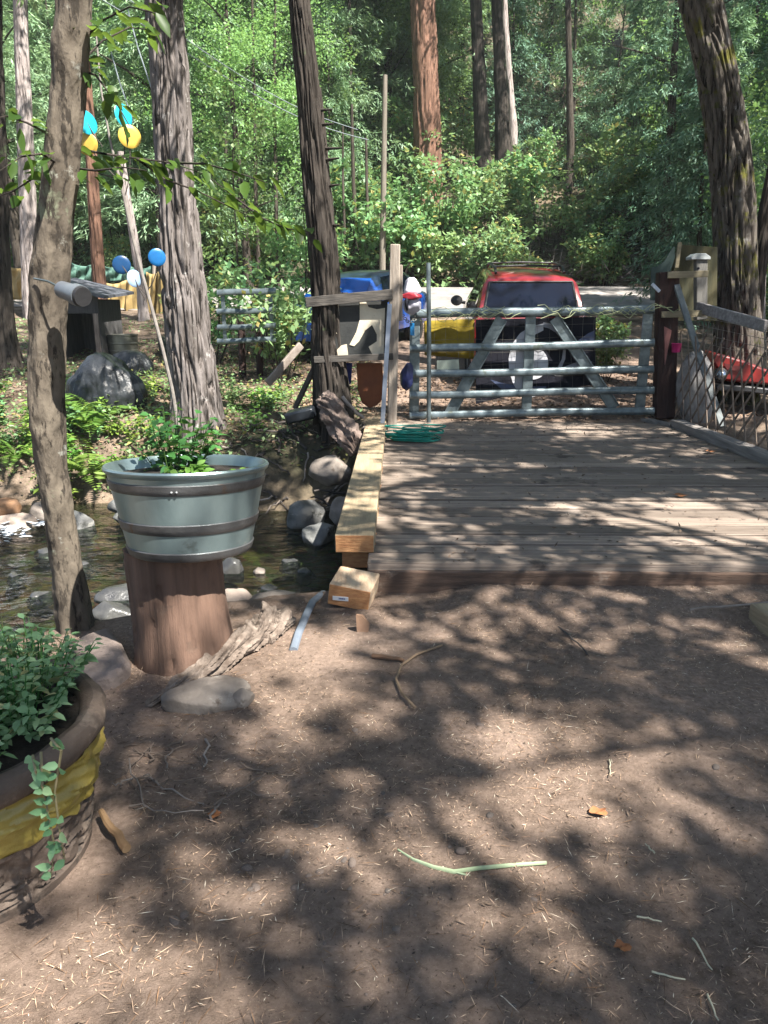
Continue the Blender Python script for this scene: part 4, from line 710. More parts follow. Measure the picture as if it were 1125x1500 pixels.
stick('long_stick', G(1010, 896, .07) + Vector((0, 0, .012)), G(1140, 886, .08) + Vector((0, 0, .02)), .008, DEADW, 'long straight pale stick on the dirt near the right end of the bridge', 'stick', wob=.004)
stick('flat_bark_strip', G(545, 963) + Vector((0, 0, .012)), G(592, 970) + Vector((0, 0, .012)), .012, M('bark_strip', (.30, .17, .10), (.2, .11, .06), .9, 7), 'reddish bark strip lying flat beside the hook shaped twig', 'bark strip', wob=.003)
for (x, y, x2, y2, lb) in ((955, 1428, 1005, 1440, 'pale straw stem lying level near the lower edge of the yard'), (1015, 1378, 1042, 1425, 'pale straw stem slanting down on the shaded dirt'), (1035, 1460, 1052, 1500, 'pale straw stem at the bottom right of the dirt yard'), (932, 1345, 968, 1354, 'short pale straw stem on the shaded dirt by the brown leaf'), (958, 1252, 945, 1240, 'tiny pale straw stem above the bottom leaf'), (893, 1115, 894, 1140, 'short upright pale straw stem in the middle of the dappled dirt')):
    stick('straw_stem', G(x, y) + Vector((0, 0, .008)), G(x2, y2) + Vector((0, 0, .01)), .0028, M('straw', (.55, .52, .38), (.42, .4, .28), .7, 9, bump=0), lb, 'straw', wob=.002)
LEAFB = M('dead_leaf', (.42, .17, .06), (.26, .10, .04), .8, 18)
def deadleaf(x, y, s, seed, label):
    v, f = [], []; rs = random.Random(seed); p = G(x, y); p.z = hz(p.x, p.y) + .012; n_ = 16
    ring = [s * (1 + .45 * abs(math.sin(2.5 * t)) + .1 * rs.random()) for t in np.linspace(0, 6.28, n_, endpoint=False)]
    v.append(p + Vector((0, 0, .004)))
    for fr in (.5, 1):
        for k in range(n_): t = 6.283 * k / n_; v.append(p + Vector((fr * ring[k] * math.cos(t), fr * ring[k] * .75 * math.sin(t), .005 * fr * math.sin(3 * t + seed) + fr * fr * .006)))
    for k in range(n_): f.append((0, 1 + k, 1 + (k + 1) % n_)); f.append((1 + k, 1 + n_ + k, 1 + n_ + (k + 1) % n_, 1 + (k + 1) % n_))
    return MB().add(v, f).build('fallen_leaf', LEAFB, loc=p, label=label, cat='leaf')
for (x, y, s, sd, lb) in ((876, 1194, .021, 1, 'curled brown leaf in the middle of a bright sun patch'), (911, 1394, .016, 2, 'small orange brown leaf on shaded dirt near the bottom'), (314, 1197, .018, 3, 'small red orange leaf on the dirt right of the yellow wrapped pot'), (670, 866, .028, 4, 'orange leaf lying under the front board of the bridge'), (572, 838, .02, 5, 'tan leaf caught on dirt below the left bridge corner')): deadleaf(x, y, s, sd, lb)
for (x, y, lb) in ((996, 729, 'orange leaf on the planks in the sunny right half of the deck'), (1040, 664, 'orange leaf on the planks beside the right kerb')):
    o = deadleaf(x, y, .04, x, lb); p = G(x, y, DZ); o.location = (p.x, p.y, DZ + .018)
# ------------------------------------------------------------------ disc ornament, canister
YO = 8.6; orn = thing('disc_ornament', P(262, 610, YO), 'tall bent stem garden ornament with blue and yellow discs on wires', 'garden ornament')
m = MB(); m.tube([P(x, y, YO) for x, y in ((140, 40), (148, 130), (160, 200), (172, 250), (182, 290), (194, 345), (208, 400), (222, 450), (238, 510), (252, 570), (262, 625))], [.008, .01, .013, .016, .018, .018, .018, .02, .02, .022, .024], 8); m.build('stem', M('grey_stem', (.30, .27, .24), (.18, .16, .145), .8, 7), orn)
DISC = {'cyan': M('cyan_disc', (.02, .42, .55), (.015, .35, .47), .35, 4, bump=0), 'yellow': M('yellow_disc', (.62, .42, .07), (.52, .34, .05), .4, 4, bump=0), 'blue': M('blue_disc', (.01, .16, .42), (.008, .11, .32), .35, 4, bump=0), 'deep_blue': M('deep_blue_disc', (.008, .06, .17), (.006, .045, .13), .35, 4, bump=0), 'pale': M('pale_disc', (.35, .47, .62), (.2, .33, .5), .4, 4, bump=0)}
for (nm, x, y, w_, h_, tilt, sx, sy) in (('cyan', 127, 179, 9, 16, 15, 150, 215), ('yellow', 128, 211, 14, 14, 10, 168, 258), ('cyan', 181, 169, 7, 15, 8, 176, 272), ('yellow', 190, 200, 13, 15, 5, 182, 290), ('deep_blue', 178, 388, 12, 12.5, 0, 214, 432), ('blue', 230, 377, 11, 12, 0, 216, 425), ('pale', 197, 408, 7, 12, 4, 212, 440)):
    c_ = P(x, y, YO - .05); r = h_ * 8.55 / 1100; yaw = math.acos(min(1, w_ / h_)); R = Matrix.Rotation(yaw, 3, 'Z') @ Matrix.Rotation(rad(90), 3, 'X') @ Matrix.Rotation(0, 3, 'Y')
    R = Matrix.Rotation(rad(-tilt), 3, 'Y') @ R
    dn = MB().lathe(c_, [(.001, .006), (r * .6, .005), (r * .96, .001), (r, -.003), (r * .96, -.006), (r * .6, -.004), (.001, -.003)], 32, R).build(nm + '_disc', DISC[nm], orn)
    e = P(sx, sy, YO); MB().tube([c_, c_.lerp(e, .35) + Vector((.02, 0, -.05)), c_.lerp(e, .75) + Vector((.02, 0, -.03)), e], .006, 6).build('wire_arm', DARKS, orn)
#@@PLANTS
# ================================================================== TREES
def bark(name, c1, c2, spots=None, fine=9): return M(name, c1, c2, .95, 3, (5, 5, .6), .8, fine, spots=spots, spec=.1, cracks=(tuple(v * .22 for v in c2), 4.5, .46, (5, 5, .45)))
GREYBARK = bark('grey_bark', (.27, .24, .23), (.105, .09, .08), [((.46, .44, .42), 5, .60), ((.34, .38, .30), 3.5, .66)])
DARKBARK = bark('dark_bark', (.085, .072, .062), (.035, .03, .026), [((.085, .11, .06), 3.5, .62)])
MOSSBARK = bark('mossy_bark', (.17, .15, .13), (.065, .055, .046), [((.13, .125, .03), 2.6, .57), ((.24, .23, .215), 6, .60), ((.09, .10, .03), 7, .58)])
SLIMBARK = M('slim_bark', (.185, .155, .12), (.085, .07, .055), .9, 4, (2.2, 2.2, 1), .7, 9, cracks=((.03, .025, .02), 8, .465, (3, 3, .9)), spots=[((.36, .36, .32), 8, .63), ((.06, .05, .04), 9, .60), ((.20, .22, .15), 4, .60)], spec=.15)
REDBARK = bark('red_bark', (.30, .17, .12), (.15, .085, .06)); PALEBARK = bark('pale_bark', (.52, .46, .44), (.30, .25, .23)); HILLBARK = bark('hill_bark', (.10, .085, .07), (.05, .04, .033))
def trunk_mesh(name, pts, parent, mat, nseg=48, dz=.06, amp=.02, freq=9, lump=.05, flare=.5, seed=1, ridge=True, knots=0):
    """pts: (Vector, radius) from foot to top; real bark relief in the mesh"""
    zs_ = np.array([p.z for p, r in pts]); zz = np.arange(zs_[0], zs_[-1], dz); ker = max(1, int(.5 / dz)) | 1
    def sm(a): return np.interp(zz, zs_, a) if ker < 3 else np.convolve(np.pad(np.interp(zz, zs_, a), ker // 2, 'edge'), np.ones(ker) / ker, 'valid')
    X, Y, Rr = sm([p.x for p, r in pts]), sm([p.y for p, r in pts]), sm([r for p, r in pts])
    th = np.linspace(0, 2 * np.pi, nseg, endpoint=False); TH, Zg = np.meshgrid(th, zz); hgt = Zg - zz[0]
    c, s = np.cos(TH), np.sin(TH); r0 = Rr[:, None]
    r = r0 * (1 + lump * 2 * fbm(c * 1.3, s * 1.3, Zg * .8, 3, seed)) + r0 * flare * np.exp(-hgt / .35) * (1 + .5 * np.sin(TH * 5 + seed) + .3 * np.sin(TH * 9))
    if ridge:
        tw = TH + .12 * fbm(c, s, Zg * .7, 2, seed + 3) * 6
        q = np.abs(vn3(np.cos(tw) * r0 * freq * 1.6, np.sin(tw) * r0 * freq * 1.6, Zg * freq * .13 + vn3(c * 4, s * 4, Zg * 1.2, seed + 8) * 1.5, seed + 2) - .5) * 2
        r = r - amp * (1 - np.clip(q * 2.6, 0, 1)) ** 1.2 + amp * .5 * fbm(c * r0 * 40, s * r0 * 40, Zg * 6, 3, seed + 4)
    else: r = r + amp * fbm(c * r0 * 22, s * r0 * 22, Zg * 9, 4, seed + 4)
    for k in range(knots):
        rs = np.random.default_rng(seed + k); t0 = rs.uniform(3.6, 5.9); z0 = zz[0] + rs.uniform(.3, (zz[-1] - zz[0]) * .55); d2 = ((np.angle(np.exp(1j * (TH - t0)))) * r0 / .09) ** 2 + ((Zg - z0) / .10) ** 2
        r = r + r0 * .22 * np.exp(-d2) - r0 * .22 * np.exp(-d2 * 6)
    V = np.stack([X[:, None] + r * c, Y[:, None] + r * s, Zg], -1).reshape(-1, 3) - np.array(wloc(parent)); nr = len(zz)
    Ii = np.arange(nr * nseg).reshape(nr, nseg); Jn = np.roll(Ii, -1, 1); F = np.stack([Ii[:-1], Jn[:-1], Jn[1:], Ii[1:]], -1).reshape(-1, 4)
    return npmesh(name, V, F, mat, parent, smooth=True)
def pxtrunk(l, Y, top=None, lean=None, base_drop=.12):
    """l: (px, py, width px) foot first; continued above the frame to height top"""
    out = []
    for (x, y, wpx) in l: p = P(x, y, Y); dep = Y * math.cos(PIT) - (p.z - CAMH) * math.sin(PIT); out.append((p, wpx / FPX * dep / 2))
    f = out[0][0]; g0 = hz(f.x, Y)
    out.insert(0, (Vector((f.x - (out[1][0].x - f.x) * .05, Y, min(f.z, g0) - base_drop)), out[0][1] * 1.02))
    if top:
        d = out[-1][0] - out[-2][0]; d /= max(d.z, .01); p, r = out[-1]
        for k in range(1, 6): z = p.z + (top - p.z) * k / 5; out.append((Vector((p.x + d.x * .5 * (z - p.z) * (1 - .08 * k), Y, z)), r * (1 - .16 * k)))
    return out
# ---- crown generators (local coordinates, foot of the tree at the origin)
def cedar(h, z0, spread, nbr, spr=9, bl=.34, bw=.05, droop=.35, seed=0, nb=7):
    parts = []; u = RNG.random(nbr) ** 1.1; az = RNG.uniform(0, 6.283, nbr); L = spread * (1 - u) ** .75 * RNG.uniform(.55, 1.1, nbr) + .25
    zb = z0 + (h - z0) * u; tt = RNG.uniform(.22, 1, (nbr, spr)); side = RNG.normal(size=(nbr, spr)) * .16 * L[:, None] * (1.05 - tt * .6)
    ca, sa = np.cos(az)[:, None], np.sin(az)[:, None]
    cx = ca * L[:, None] * tt - sa * side; cy_ = sa * L[:, None] * tt + ca * side; cz = zb[:, None] + .10 * L[:, None] * tt - droop * L[:, None] * tt ** 2 + RNG.normal(size=tt.shape) * .06
    C = np.stack([cx, cy_, cz], -1).reshape(-1, 3); out = np.stack([ca + 0 * tt, sa + 0 * tt, -.25 - .5 * tt], -1).reshape(-1, 3)
    C = np.repeat(C, nb, 0); D = np.repeat(out, nb, 0) + RNG.normal(size=(len(C), 3)) * np.array([.75, .75, .40]); C = C + RNG.normal(size=C.shape) * .07
    return blades(C, D, RNG.uniform(.5, 1.1, len(C)) * bl, bw * RNG.uniform(.6, 1.3, len(C)), np.array([0, 0, 1.]))
def clumps(cs, rs, n, ls, lw, flat=.7, fold=0):
    C, D = [], []
    for c, r in zip(cs, rs):
        d = rdir(n) * (RNG.random((n, 1)) ** .45) * r * np.array([1, 1, flat]); C.append(np.array(c) + d); D.append(d / max(r, .01) + RNG.normal(size=(n, 3)) * .6 + np.array([0, 0, -.25]))
    C = np.concatenate(C); D = np.concatenate(D); return blades(C, D, ls * RNG.uniform(.6, 1.2, len(C)), lw * RNG.uniform(.7, 1.2, len(C)), np.array([0, 0, 1.]), fold=fold)
def broad(h, z0, rad_, ncl, n, ls=.16, cr=(.4, .8)):
    c = rdir(ncl) * (RNG.random((ncl, 1)) ** .4) * np.array([rad_, rad_, (h - z0) / 2]) + np.array([0, 0, (h + z0) / 2]); return clumps(c, RNG.uniform(*cr, ncl), n, ls, ls * .62)
def shrub(h, rad_, nst, n, ls=.11, fold=0):
    cs, st = [], []
    for k in range(nst):
        a = random.uniform(0, 6.28); r = rad_ * random.random() ** .6
        for q in range(3): t = random.uniform(.35, 1); cs.append((r * t * math.cos(a), r * t * math.sin(a), h * t * random.uniform(.75, 1.05)))
    return clumps(cs, RNG.uniform(.12, .26, len(cs)) * (h / 1.2) ** .5, n, ls, ls * .7, .6, fold)
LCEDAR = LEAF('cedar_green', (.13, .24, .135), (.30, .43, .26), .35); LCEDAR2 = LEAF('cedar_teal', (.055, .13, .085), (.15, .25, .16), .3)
LBROAD = LEAF('broad_green', (.09, .20, .065), (.21, .35, .12), .45, .5); LSHRUB = LEAF('shrub_green', (.10, .21, .085), (.23, .37, .17), .4, .45, (.33, .30, .10))
LCAN = LEAF('canopy_green', (.05, .11, .025), (.10, .19, .045), .3); LFERN = LEAF('fern_green', (.10, .21, .035), (.20, .34, .07), .45, .5); LTUB = LEAF('mint_green', (.04, .13, .035), (.10, .24, .065), .35, .4)
LPOT = LEAF('pot_green', (.10, .22, .10), (.23, .38, .20), .4, .45, (.42, .42, .2)); LNEAR = LEAF('near_leaf', (.03, .08, .015), (.09, .18, .03), .5, .4)
def put(base, F, mat, parent, name='crown'): return npmesh(name, base, F, mat, parent)
# ---- shared crown and trunk meshes
CROWN = {}
for k in range(4): CROWN['tall', k] = cedar(15 + k, 2.5 + k, 3.6, 190, 12, .30, .052, .38, nb=10)
for k in range(2): CROWN['thin', k] = cedar(8, 0, 2.2, 42, 9, .36, .05, .4)
for k in range(3): CROWN['young', k] = cedar(7 + k * 1.5, .3, 2.0 + .2 * k, 150, 11, .24, .042, .45, nb=9)
for k in range(3): CROWN['broad', k] = broad(11 + k, 2.0, 3.2, 120, 150, .125, (.5, .95))
for k in range(5): CROWN['shrub', k] = shrub(1.3 + .25 * k, 1.0 + .12 * k, 16, 24, .15)
for k in range(3): CROWN['sapling', k] = broad(4.2 + k, 1.0, 1.1, 34, 34, .13, (.25, .5))
PROTO = {}
def proto(kind, k, lf):
    key = (kind, k, lf.name)
    if key in PROTO: return copy_tree(PROTO[key])
    nm = {'tall': 'cedar_tree', 'young': 'young_cedar', 'broad': 'broadleaf_tree', 'shrub': 'shrub', 'sapling': 'sapling'}[kind]
    t = thing(nm, (0, 0, 0), None, None); npmesh('crown' if kind != 'shrub' else 'foliage', *CROWN[kind, k], lf, t)
    if kind == 'shrub':
        m = MB()
        for q in range(9): a = random.uniform(0, 6.28); m.tube([(0.05 * math.cos(a), .05 * math.sin(a), -.1), (.35 * math.cos(a), .35 * math.sin(a), .6), (.6 * math.cos(a), .6 * math.sin(a), 1.15 + .2 * k)], [.015, .011, .005], 5)
        m.build('stems', HILLBARK, t)
    else:
        h, r = {'tall': (14 + k, .26), 'young': (6.5 + k * 1.5, .09), 'broad': (9 + k, .18), 'sapling': (3.8 + k, .035)}[kind]; m = MB()
        m.tube([(0.03 * math.sin(q), .03 * math.cos(q * 1.7), -.4 + (h + .4) * q / 8) for q in range(9)], [r * (1.25 if q == 0 else 1 - q / 9.5) for q in range(9)], 12)
        for q in range(8): a = q * 2.4; z = h * (.25 + .08 * q); m.tube([(0, 0, z), (.5 * r * 9 * math.cos(a), .5 * r * 9 * math.sin(a), z + .1 * h * .3), (r * 9 * math.cos(a), r * 9 * math.sin(a), z + .05 * h)], [r * .25, r * .16, r * .06], 6)
        m.build('trunk', HILLBARK, t)
    PROTO[key] = t; return t
def zone(p):
    x, y = PX(p)
    if x < 300: return 'on the slope behind the tan tarp fence'
    if x < 585: return 'on the slope behind the blue car'
    if x < 740: return 'around the thick red brown trunk above the road'
    if x < 930: return 'on the shaded slope above the red car'
    return 'on the slope behind the mossy trunk'
KL = {'tall': ('tall cedar with drooping sprays', 'cedar tree'), 'young': ('young cedar feathered to the ground', 'cedar tree'), 'broad': ('broad leaved tree with a loose crown', 'tree'), 'shrub': ('leafy green shrub', 'shrub'), 'sapling': ('slender leafy sapling', 'sapling')}
def plant(kind, k, x, y, s=1.0, lf=None, label=None, group=True):
    lf = lf or {'tall': LCEDAR, 'young': LCEDAR, 'broad': LBROAD, 'shrub': LSHRUB, 'sapling': LBROAD}[kind]
    t = proto(kind, k % {'tall': 4, 'young': 3, 'broad': 3, 'shrub': 5, 'sapling': 3}[kind], lf); z = hz(x, y); t.location = (x, y, z - .05); t.scale = (s, s, s * random.uniform(.92, 1.1)); t.rotation_euler = (random.uniform(-.04, .04), random.uniform(-.04, .04), random.uniform(0, 6.28))
    zn = zone((x, y, z)); lb = label or KL[kind][0] + ' ' + zn; tone = 'bluish ' if lf == LCEDAR2 else ''
    t['label'] = tone + lb; t['category'] = KL[kind][1]
    if 'group' in t: del t['group']
    if group and not label: t['group'] = tone + KL[kind][0].split(' with')[0].split(' feath')[0] + 's ' + zn
    return t
TR = ((622, 31, 26), (703, 33, 16), (733, 34, 16))
def clear(x, y, r):                                # keep sight lines to the big trunks on the slope                                   # keep the drive, cars, road, fence and sight lines free
    px = PX((x, y, hz(x, y) + 4))[0]
    for (t, ty, hw) in TR:
        if 735 < px < 940 and y < 31: return False
        if r > 2 and 4 < x < 12.5 and y < 36: return False
        if y < ty + .5 and abs(px - t) < hw + r * 1100 / y: return False
    return True
random.seed(21)
for k in range(58):                                # hillside cedars
    y = random.uniform(27, 52); x = random.uniform(-.62, .60) * y
    if not clear(x, y, 2.6): continue
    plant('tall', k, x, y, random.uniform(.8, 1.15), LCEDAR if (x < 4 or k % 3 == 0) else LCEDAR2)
for k in range(54):
    y = random.uniform(25.5, 40); x = random.uniform(-.60, .60) * y
    if not clear(x, y, 1.6): continue
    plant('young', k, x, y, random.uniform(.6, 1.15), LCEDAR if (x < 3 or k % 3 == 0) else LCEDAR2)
for k in range(26):
    y = random.uniform(27, 46); x = random.uniform(-.6, .58) * y
    if not clear(x, y, 2.6): continue
    plant('broad', k, x, y, random.uniform(.75, 1.1))
for k in range(95):
    y = random.uniform(24.6, 34); x = random.uniform(-.56, .56) * y; plant('shrub', k, x, y, random.uniform(.7, 1.5))
for k in range(20):
    y = random.uniform(25, 31); x = random.uniform(-.5, .55) * y
    if not clear(x, y, .8): continue
    plant('sapling', k, x, y, random.uniform(.7, 1.2))
for (px, Y, kk, s, lb) in ((548, 36, 'broad', 1.2, 'high broad leaved tree left of the thick red brown trunk'), (585, 40, 'tall', 1.0, 'tall cedar just left behind the thick red brown trunk'), (668, 38, 'broad', 1.2, 'broad leaved tree between the red brown trunk and the dark twin trunks'), (700, 44, 'tall', 1.1, 'tall cedar behind the two dark straight trunks'), (790, 38, 'broad', 1.1, 'broad leaved tree right of the two dark straight trunks'), (515, 31, 'young', 1.2, 'young cedar on the slope right of the dark trunk')):
    p = P(px, 300, Y); plant(kk, int(px), p.x, Y, s, label=lb)
# shrubs in particular places
for (px, py, Y, s, lb) in ((640, 345, 25.4, 1.25, 'large sunlit shrub with pale leaves left of the red car roof'), (690, 360, 25.2, 1.1, 'sunlit shrub with pale leaves directly above the red car roof'), (600, 300, 26.5, 1.35, 'tall sunlit shrub hiding the foot of the thick red brown trunk'), (655, 300, 27.0, 1.3, 'sunlit shrub right of the thick red brown trunk foot'), (745, 370, 25.0, .9, 'low shrub on the bank above the right half of the red car'), (880, 375, 25.0, 1.0, 'green shrub on the bank between the red car and the plywood')):
    p = P(px, py, Y); plant('shrub', int(px), p.x, Y, s, label=lb)
for (x, y, s, lb) in ((3.3, 12.2, .42, 'low green bush between the red car and the gate post'), (3.55, 13.6, .7, 'green bush behind the right end of the wide gate'), (-3.35, 13.9, .9, 'dense green shrub behind the narrow metal gate'), (-2.2, 14.0, .85, 'bushy green shrub between the narrow gate and blue car'), (-1.85, 12.3, .8, 'leafy shrub hiding the front of the blue car left of the dark trunk'), (6.6, 14.5, 1.2, 'green shrub right of the mossy trunk behind the lattice'), (6.2, 11.6, .8, 'dark green shrub behind the lattice at the right edge')):
    plant('shrub', int(abs(x) * 10), x, y, s, label=lb)
for (x, y, s, lb) in ((-3.0, 14.5, .8, 'leafy sapling rising behind the narrow metal gate'), (-1.8, 15.5, .75, 'thin sapling between the large grey trunk and the blue car'), (7.4, 16.5, 1.0, 'leafy sapling to the right behind the mossy trunk')): plant('sapling', int(y), x, y, s, label=lb)
for (x, y, kk, s, lb) in ((7.2, 19.0, 'young', .9, 'drooping cedar hanging behind the plywood sheet'), (9.4, 18.0, 'young', 1.2, 'drooping cedar behind the mossy trunk near the right edge'), (11.6, 22.5, 'tall', .9, 'tall cedar on the bank at the right edge'), (8.3, 24.8, 'tall', .8, 'tall cedar on the bank just left of the mossy trunk top'), (-11.5, 24, 'tall', .9, 'tall cedar behind the left end of the tan tarps'), (-7.0, 23.5, 'tall', .85, 'tall cedar behind the green tarp'), (-4.6, 24, 'broad', .8, 'sunlit broad leaved tree right of the large grey trunk')):
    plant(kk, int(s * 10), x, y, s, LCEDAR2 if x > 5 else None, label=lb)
# ---- trunks that stand out
def treething(name, l, Y, top, mat, label, crown=None, lf=LCEDAR, nseg=40, cs=1.0, cat='tree', **kw):
    pts = pxtrunk(l, Y, top); b = pts[0][0]; t = thing(name, b, label, cat); trunk_mesh('trunk', pts, t, mat, nseg, **kw)
    if crown:
        V, F = CROWN[crown[0], crown[1]]; V = V * crown[2]; V = V[:, :] + np.array([pts[-4][0].x - b.x, 0, crown[3]]); npmesh('crown', V, F, lf, t)
    return t, pts
T1, T1p = treething('cedar_tree', [(294, 640, 74), (288, 590, 70), (280, 520, 66), (273, 450, 66), (266, 380, 60), (262, 300, 58), (255, 220, 57), (249, 120, 55), (240, 0, 54), (234, -120, 50)], 9.6, 15, GREYBARK, 'large grey furrowed cedar trunk on the creek bank behind the planter tub', ('thin', 0, 1, 6.5), nseg=150, dz=.018, amp=.075, freq=15, flare=.28, seed=3, knots=3)
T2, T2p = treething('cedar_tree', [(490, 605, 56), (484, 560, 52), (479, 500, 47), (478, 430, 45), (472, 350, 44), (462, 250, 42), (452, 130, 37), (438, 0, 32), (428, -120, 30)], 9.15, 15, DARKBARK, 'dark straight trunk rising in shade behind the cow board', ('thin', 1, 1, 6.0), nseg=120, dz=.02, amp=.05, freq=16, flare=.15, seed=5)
for (x, y, dx) in ((473, 161, 14), (478, 182, 10), (482, 217, 20), (484, 234, 13), (487, 272, 10), (490, 330, 8), (494, 430, 16)): MB().tube([P(x - 8, y + 1, 9.1), P(x + dx, y - 1 + random.uniform(-2, 2), 9.0)], [.022, .008], 6).build('branch_stub', DARKBARK, T2)
MOSS, MOp = treething('oak_tree', [(1082, 500, 66), (1078, 440, 62), (1077, 380, 60), (1076, 320, 60), (1072, 260, 60), (1064, 190, 58), (1053, 120, 57), (1038, 50, 58), (1026, 0, 60), (1000, -120, 58)], 11.0, 15, MOSSBARK, 'leaning furrowed trunk with yellow moss at the right behind the lattice', ('broad', 2, 1.1, 4.5), LCAN, nseg=140, dz=.02, amp=.06, freq=15, flare=.2, seed=8)
treething('tree', [(1100, 500, 26), (1106, 440, 24), (1113, 380, 22), (1121, 320, 22), (1132, 260, 20), (1148, 180, 20)], 11.4, None, DARKBARK, 'thin dark leaning trunk beside the mossy trunk at the right edge', nseg=60, dz=.04, amp=.02, freq=14, flare=.2, seed=9)
treething('tree', [(1112, 520, 20), (1112, 470, 16), (1115, 400, 12)], 12.2, None, PALEBARK, 'short pale trunk stub behind the sloping silvery rail', nseg=40, dz=.05, amp=.015, seed=19)
treething('cedar_tree', [(627, 262, 42), (626, 200, 41), (624, 120, 39), (621, 50, 38), (619, 0, 37), (615, -80, 34)], 30, 26, REDBARK, 'thick red brown trunk on the hillside above the cars', ('tall', 0, 1.3, 6), nseg=70, dz=.08, amp=.08, freq=7, flare=.12, seed=11)
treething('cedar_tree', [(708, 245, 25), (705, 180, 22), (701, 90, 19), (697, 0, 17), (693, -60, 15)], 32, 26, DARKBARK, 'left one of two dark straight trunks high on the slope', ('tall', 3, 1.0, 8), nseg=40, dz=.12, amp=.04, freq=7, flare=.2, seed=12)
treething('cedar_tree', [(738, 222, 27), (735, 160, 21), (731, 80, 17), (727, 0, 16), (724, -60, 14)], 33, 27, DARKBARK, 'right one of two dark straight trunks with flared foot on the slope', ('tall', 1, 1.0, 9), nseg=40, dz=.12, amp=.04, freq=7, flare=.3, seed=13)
treething('tree', [(752, 190, 13), (746, 120, 11), (740, 40, 10), (737, -40, 9)], 34.5, None, PALEBARK, 'pale sunlit trunk standing right behind the two dark trunks', nseg=30, dz=.15, amp=.02, seed=14)
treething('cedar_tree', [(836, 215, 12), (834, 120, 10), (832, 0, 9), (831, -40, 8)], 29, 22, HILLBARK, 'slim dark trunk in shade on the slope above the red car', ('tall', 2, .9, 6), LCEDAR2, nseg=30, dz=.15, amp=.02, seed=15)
treething('cedar_tree', [(149, 455, 20), (143, 380, 19), (138, 300, 18), (132, 200, 17), (122, 60, 16), (116, -60, 15)], 17, 17, REDBARK, 'straight reddish trunk standing behind the dark shed', ('thin', 0, 1, 8), nseg=48, dz=.06, amp=.025, flare=.1, seed=16)
treething('cedar_tree', [(46, 440, 26), (42, 330, 25), (37, 200, 23), (32, 80, 21), (28, -60, 19)], 19, 18, PALEBARK, 'pale sunlit trunk seen left of the slim near tree', ('thin', 1, 1, 8), nseg=48, dz=.08, amp=.03, flare=.1, seed=17)
treething('cedar_tree', [(14, 540, 34), (8, 480, 26), (3, 400, 25), (0, 300, 24), (-4, 150, 22), (-8, -60, 20)], 13, 14, DARKBARK, 'dark flared trunk cut by the left edge of the photo', ('thin', 0, 1, 6.5), nseg=60, dz=.05, amp=.03, flare=.5, seed=18)
treething('tree', [(212, 476, 13), (206, 420, 14), (196, 350, 13), (186, 290, 12), (176, 220, 10)], 18.6, None, PALEBARK, 'slim leaning pale trunk in front of the right tan tarp', nseg=36, dz=.06, amp=.02, seed=20)
for k, (x, y, w_, Y, y2) in enumerate(((375, 300, 6, 24, -30), (520, 330, 7, 26, 150), (540, 345, 6, 26, 200), (505, 345, 5, 26, 180), (405, 330, 6, 25, -30), (332, 260, 7, 26, -30))):
    treething('thin_tree', [(x, y, w_), (x - 3, (y + y2) / 2, w_ * .8), (x - 6 + k, y2, w_ * .6)], Y, None, HILLBARK, ('bare thin trunk on the slope %s' % ('left of the dark trunk', 'between the dark trunk and the pale pole', 'just left of the pale pole', 'right of the dark trunk', 'left of the dark trunk near its shadowed side', 'right beside the large grey trunk')[k]), nseg=16, dz=.15, amp=.01, seed=40 + k)
up_ = P(562, 402, 20.2); MB().tube([Vector((up_.x, 24.8, hz(up_.x, 24.8) - .3)) * 0 + P(560, 405, 24.4), P(562, 260, 24.4), P(564, 110, 24.4)], [.10, .085, .07], 12).build('utility_pole', M('pole_wood', (.25, .22, .18), (.14, .12, .095), .9, 3, (6, 6, .6), .4), loc=P(560, 405, 24.4), label='thin pale wooden pole standing beyond the blue car', cat='pole')
for k, (x0, y0, x1, y1) in enumerate(((240, 35, 524, 190), (262, 70, 540, 205))):
    a, b = P(x0, y0, 16), P(x1, y1, 24); MB().tube([a.lerp(b, t) - Vector((0, 0, .25 * math.sin(math.pi * t))) for t in np.linspace(-.35, 1, 16)], .010, 5, False).build('overhead_wire', M('cable', (.35, .40, .45), (.28, .32, .36), .5, 4, bump=0), loc=a, label=('upper' if k == 0 else 'lower') + ' one of two overhead wires crossing before the hillside', cat='wire', group='overhead wires')
for k, (x0, y0, x1, y1, Y) in enumerate(((158, 60, 196, 180, 11), (186, 10, 222, 130, 11))):
    MB().tube([P(x0, y0, Y), P((x0 + x1) / 2 - 2, (y0 + y1) / 2, Y), P(x1, y1, Y)], .008, 5).build('hanging_wire', MATS['cable'], loc=P(x0, y0, Y), label=('left' if k == 0 else 'right') + ' thin pale wire hanging between slim near tree and large grey trunk', cat='wire')
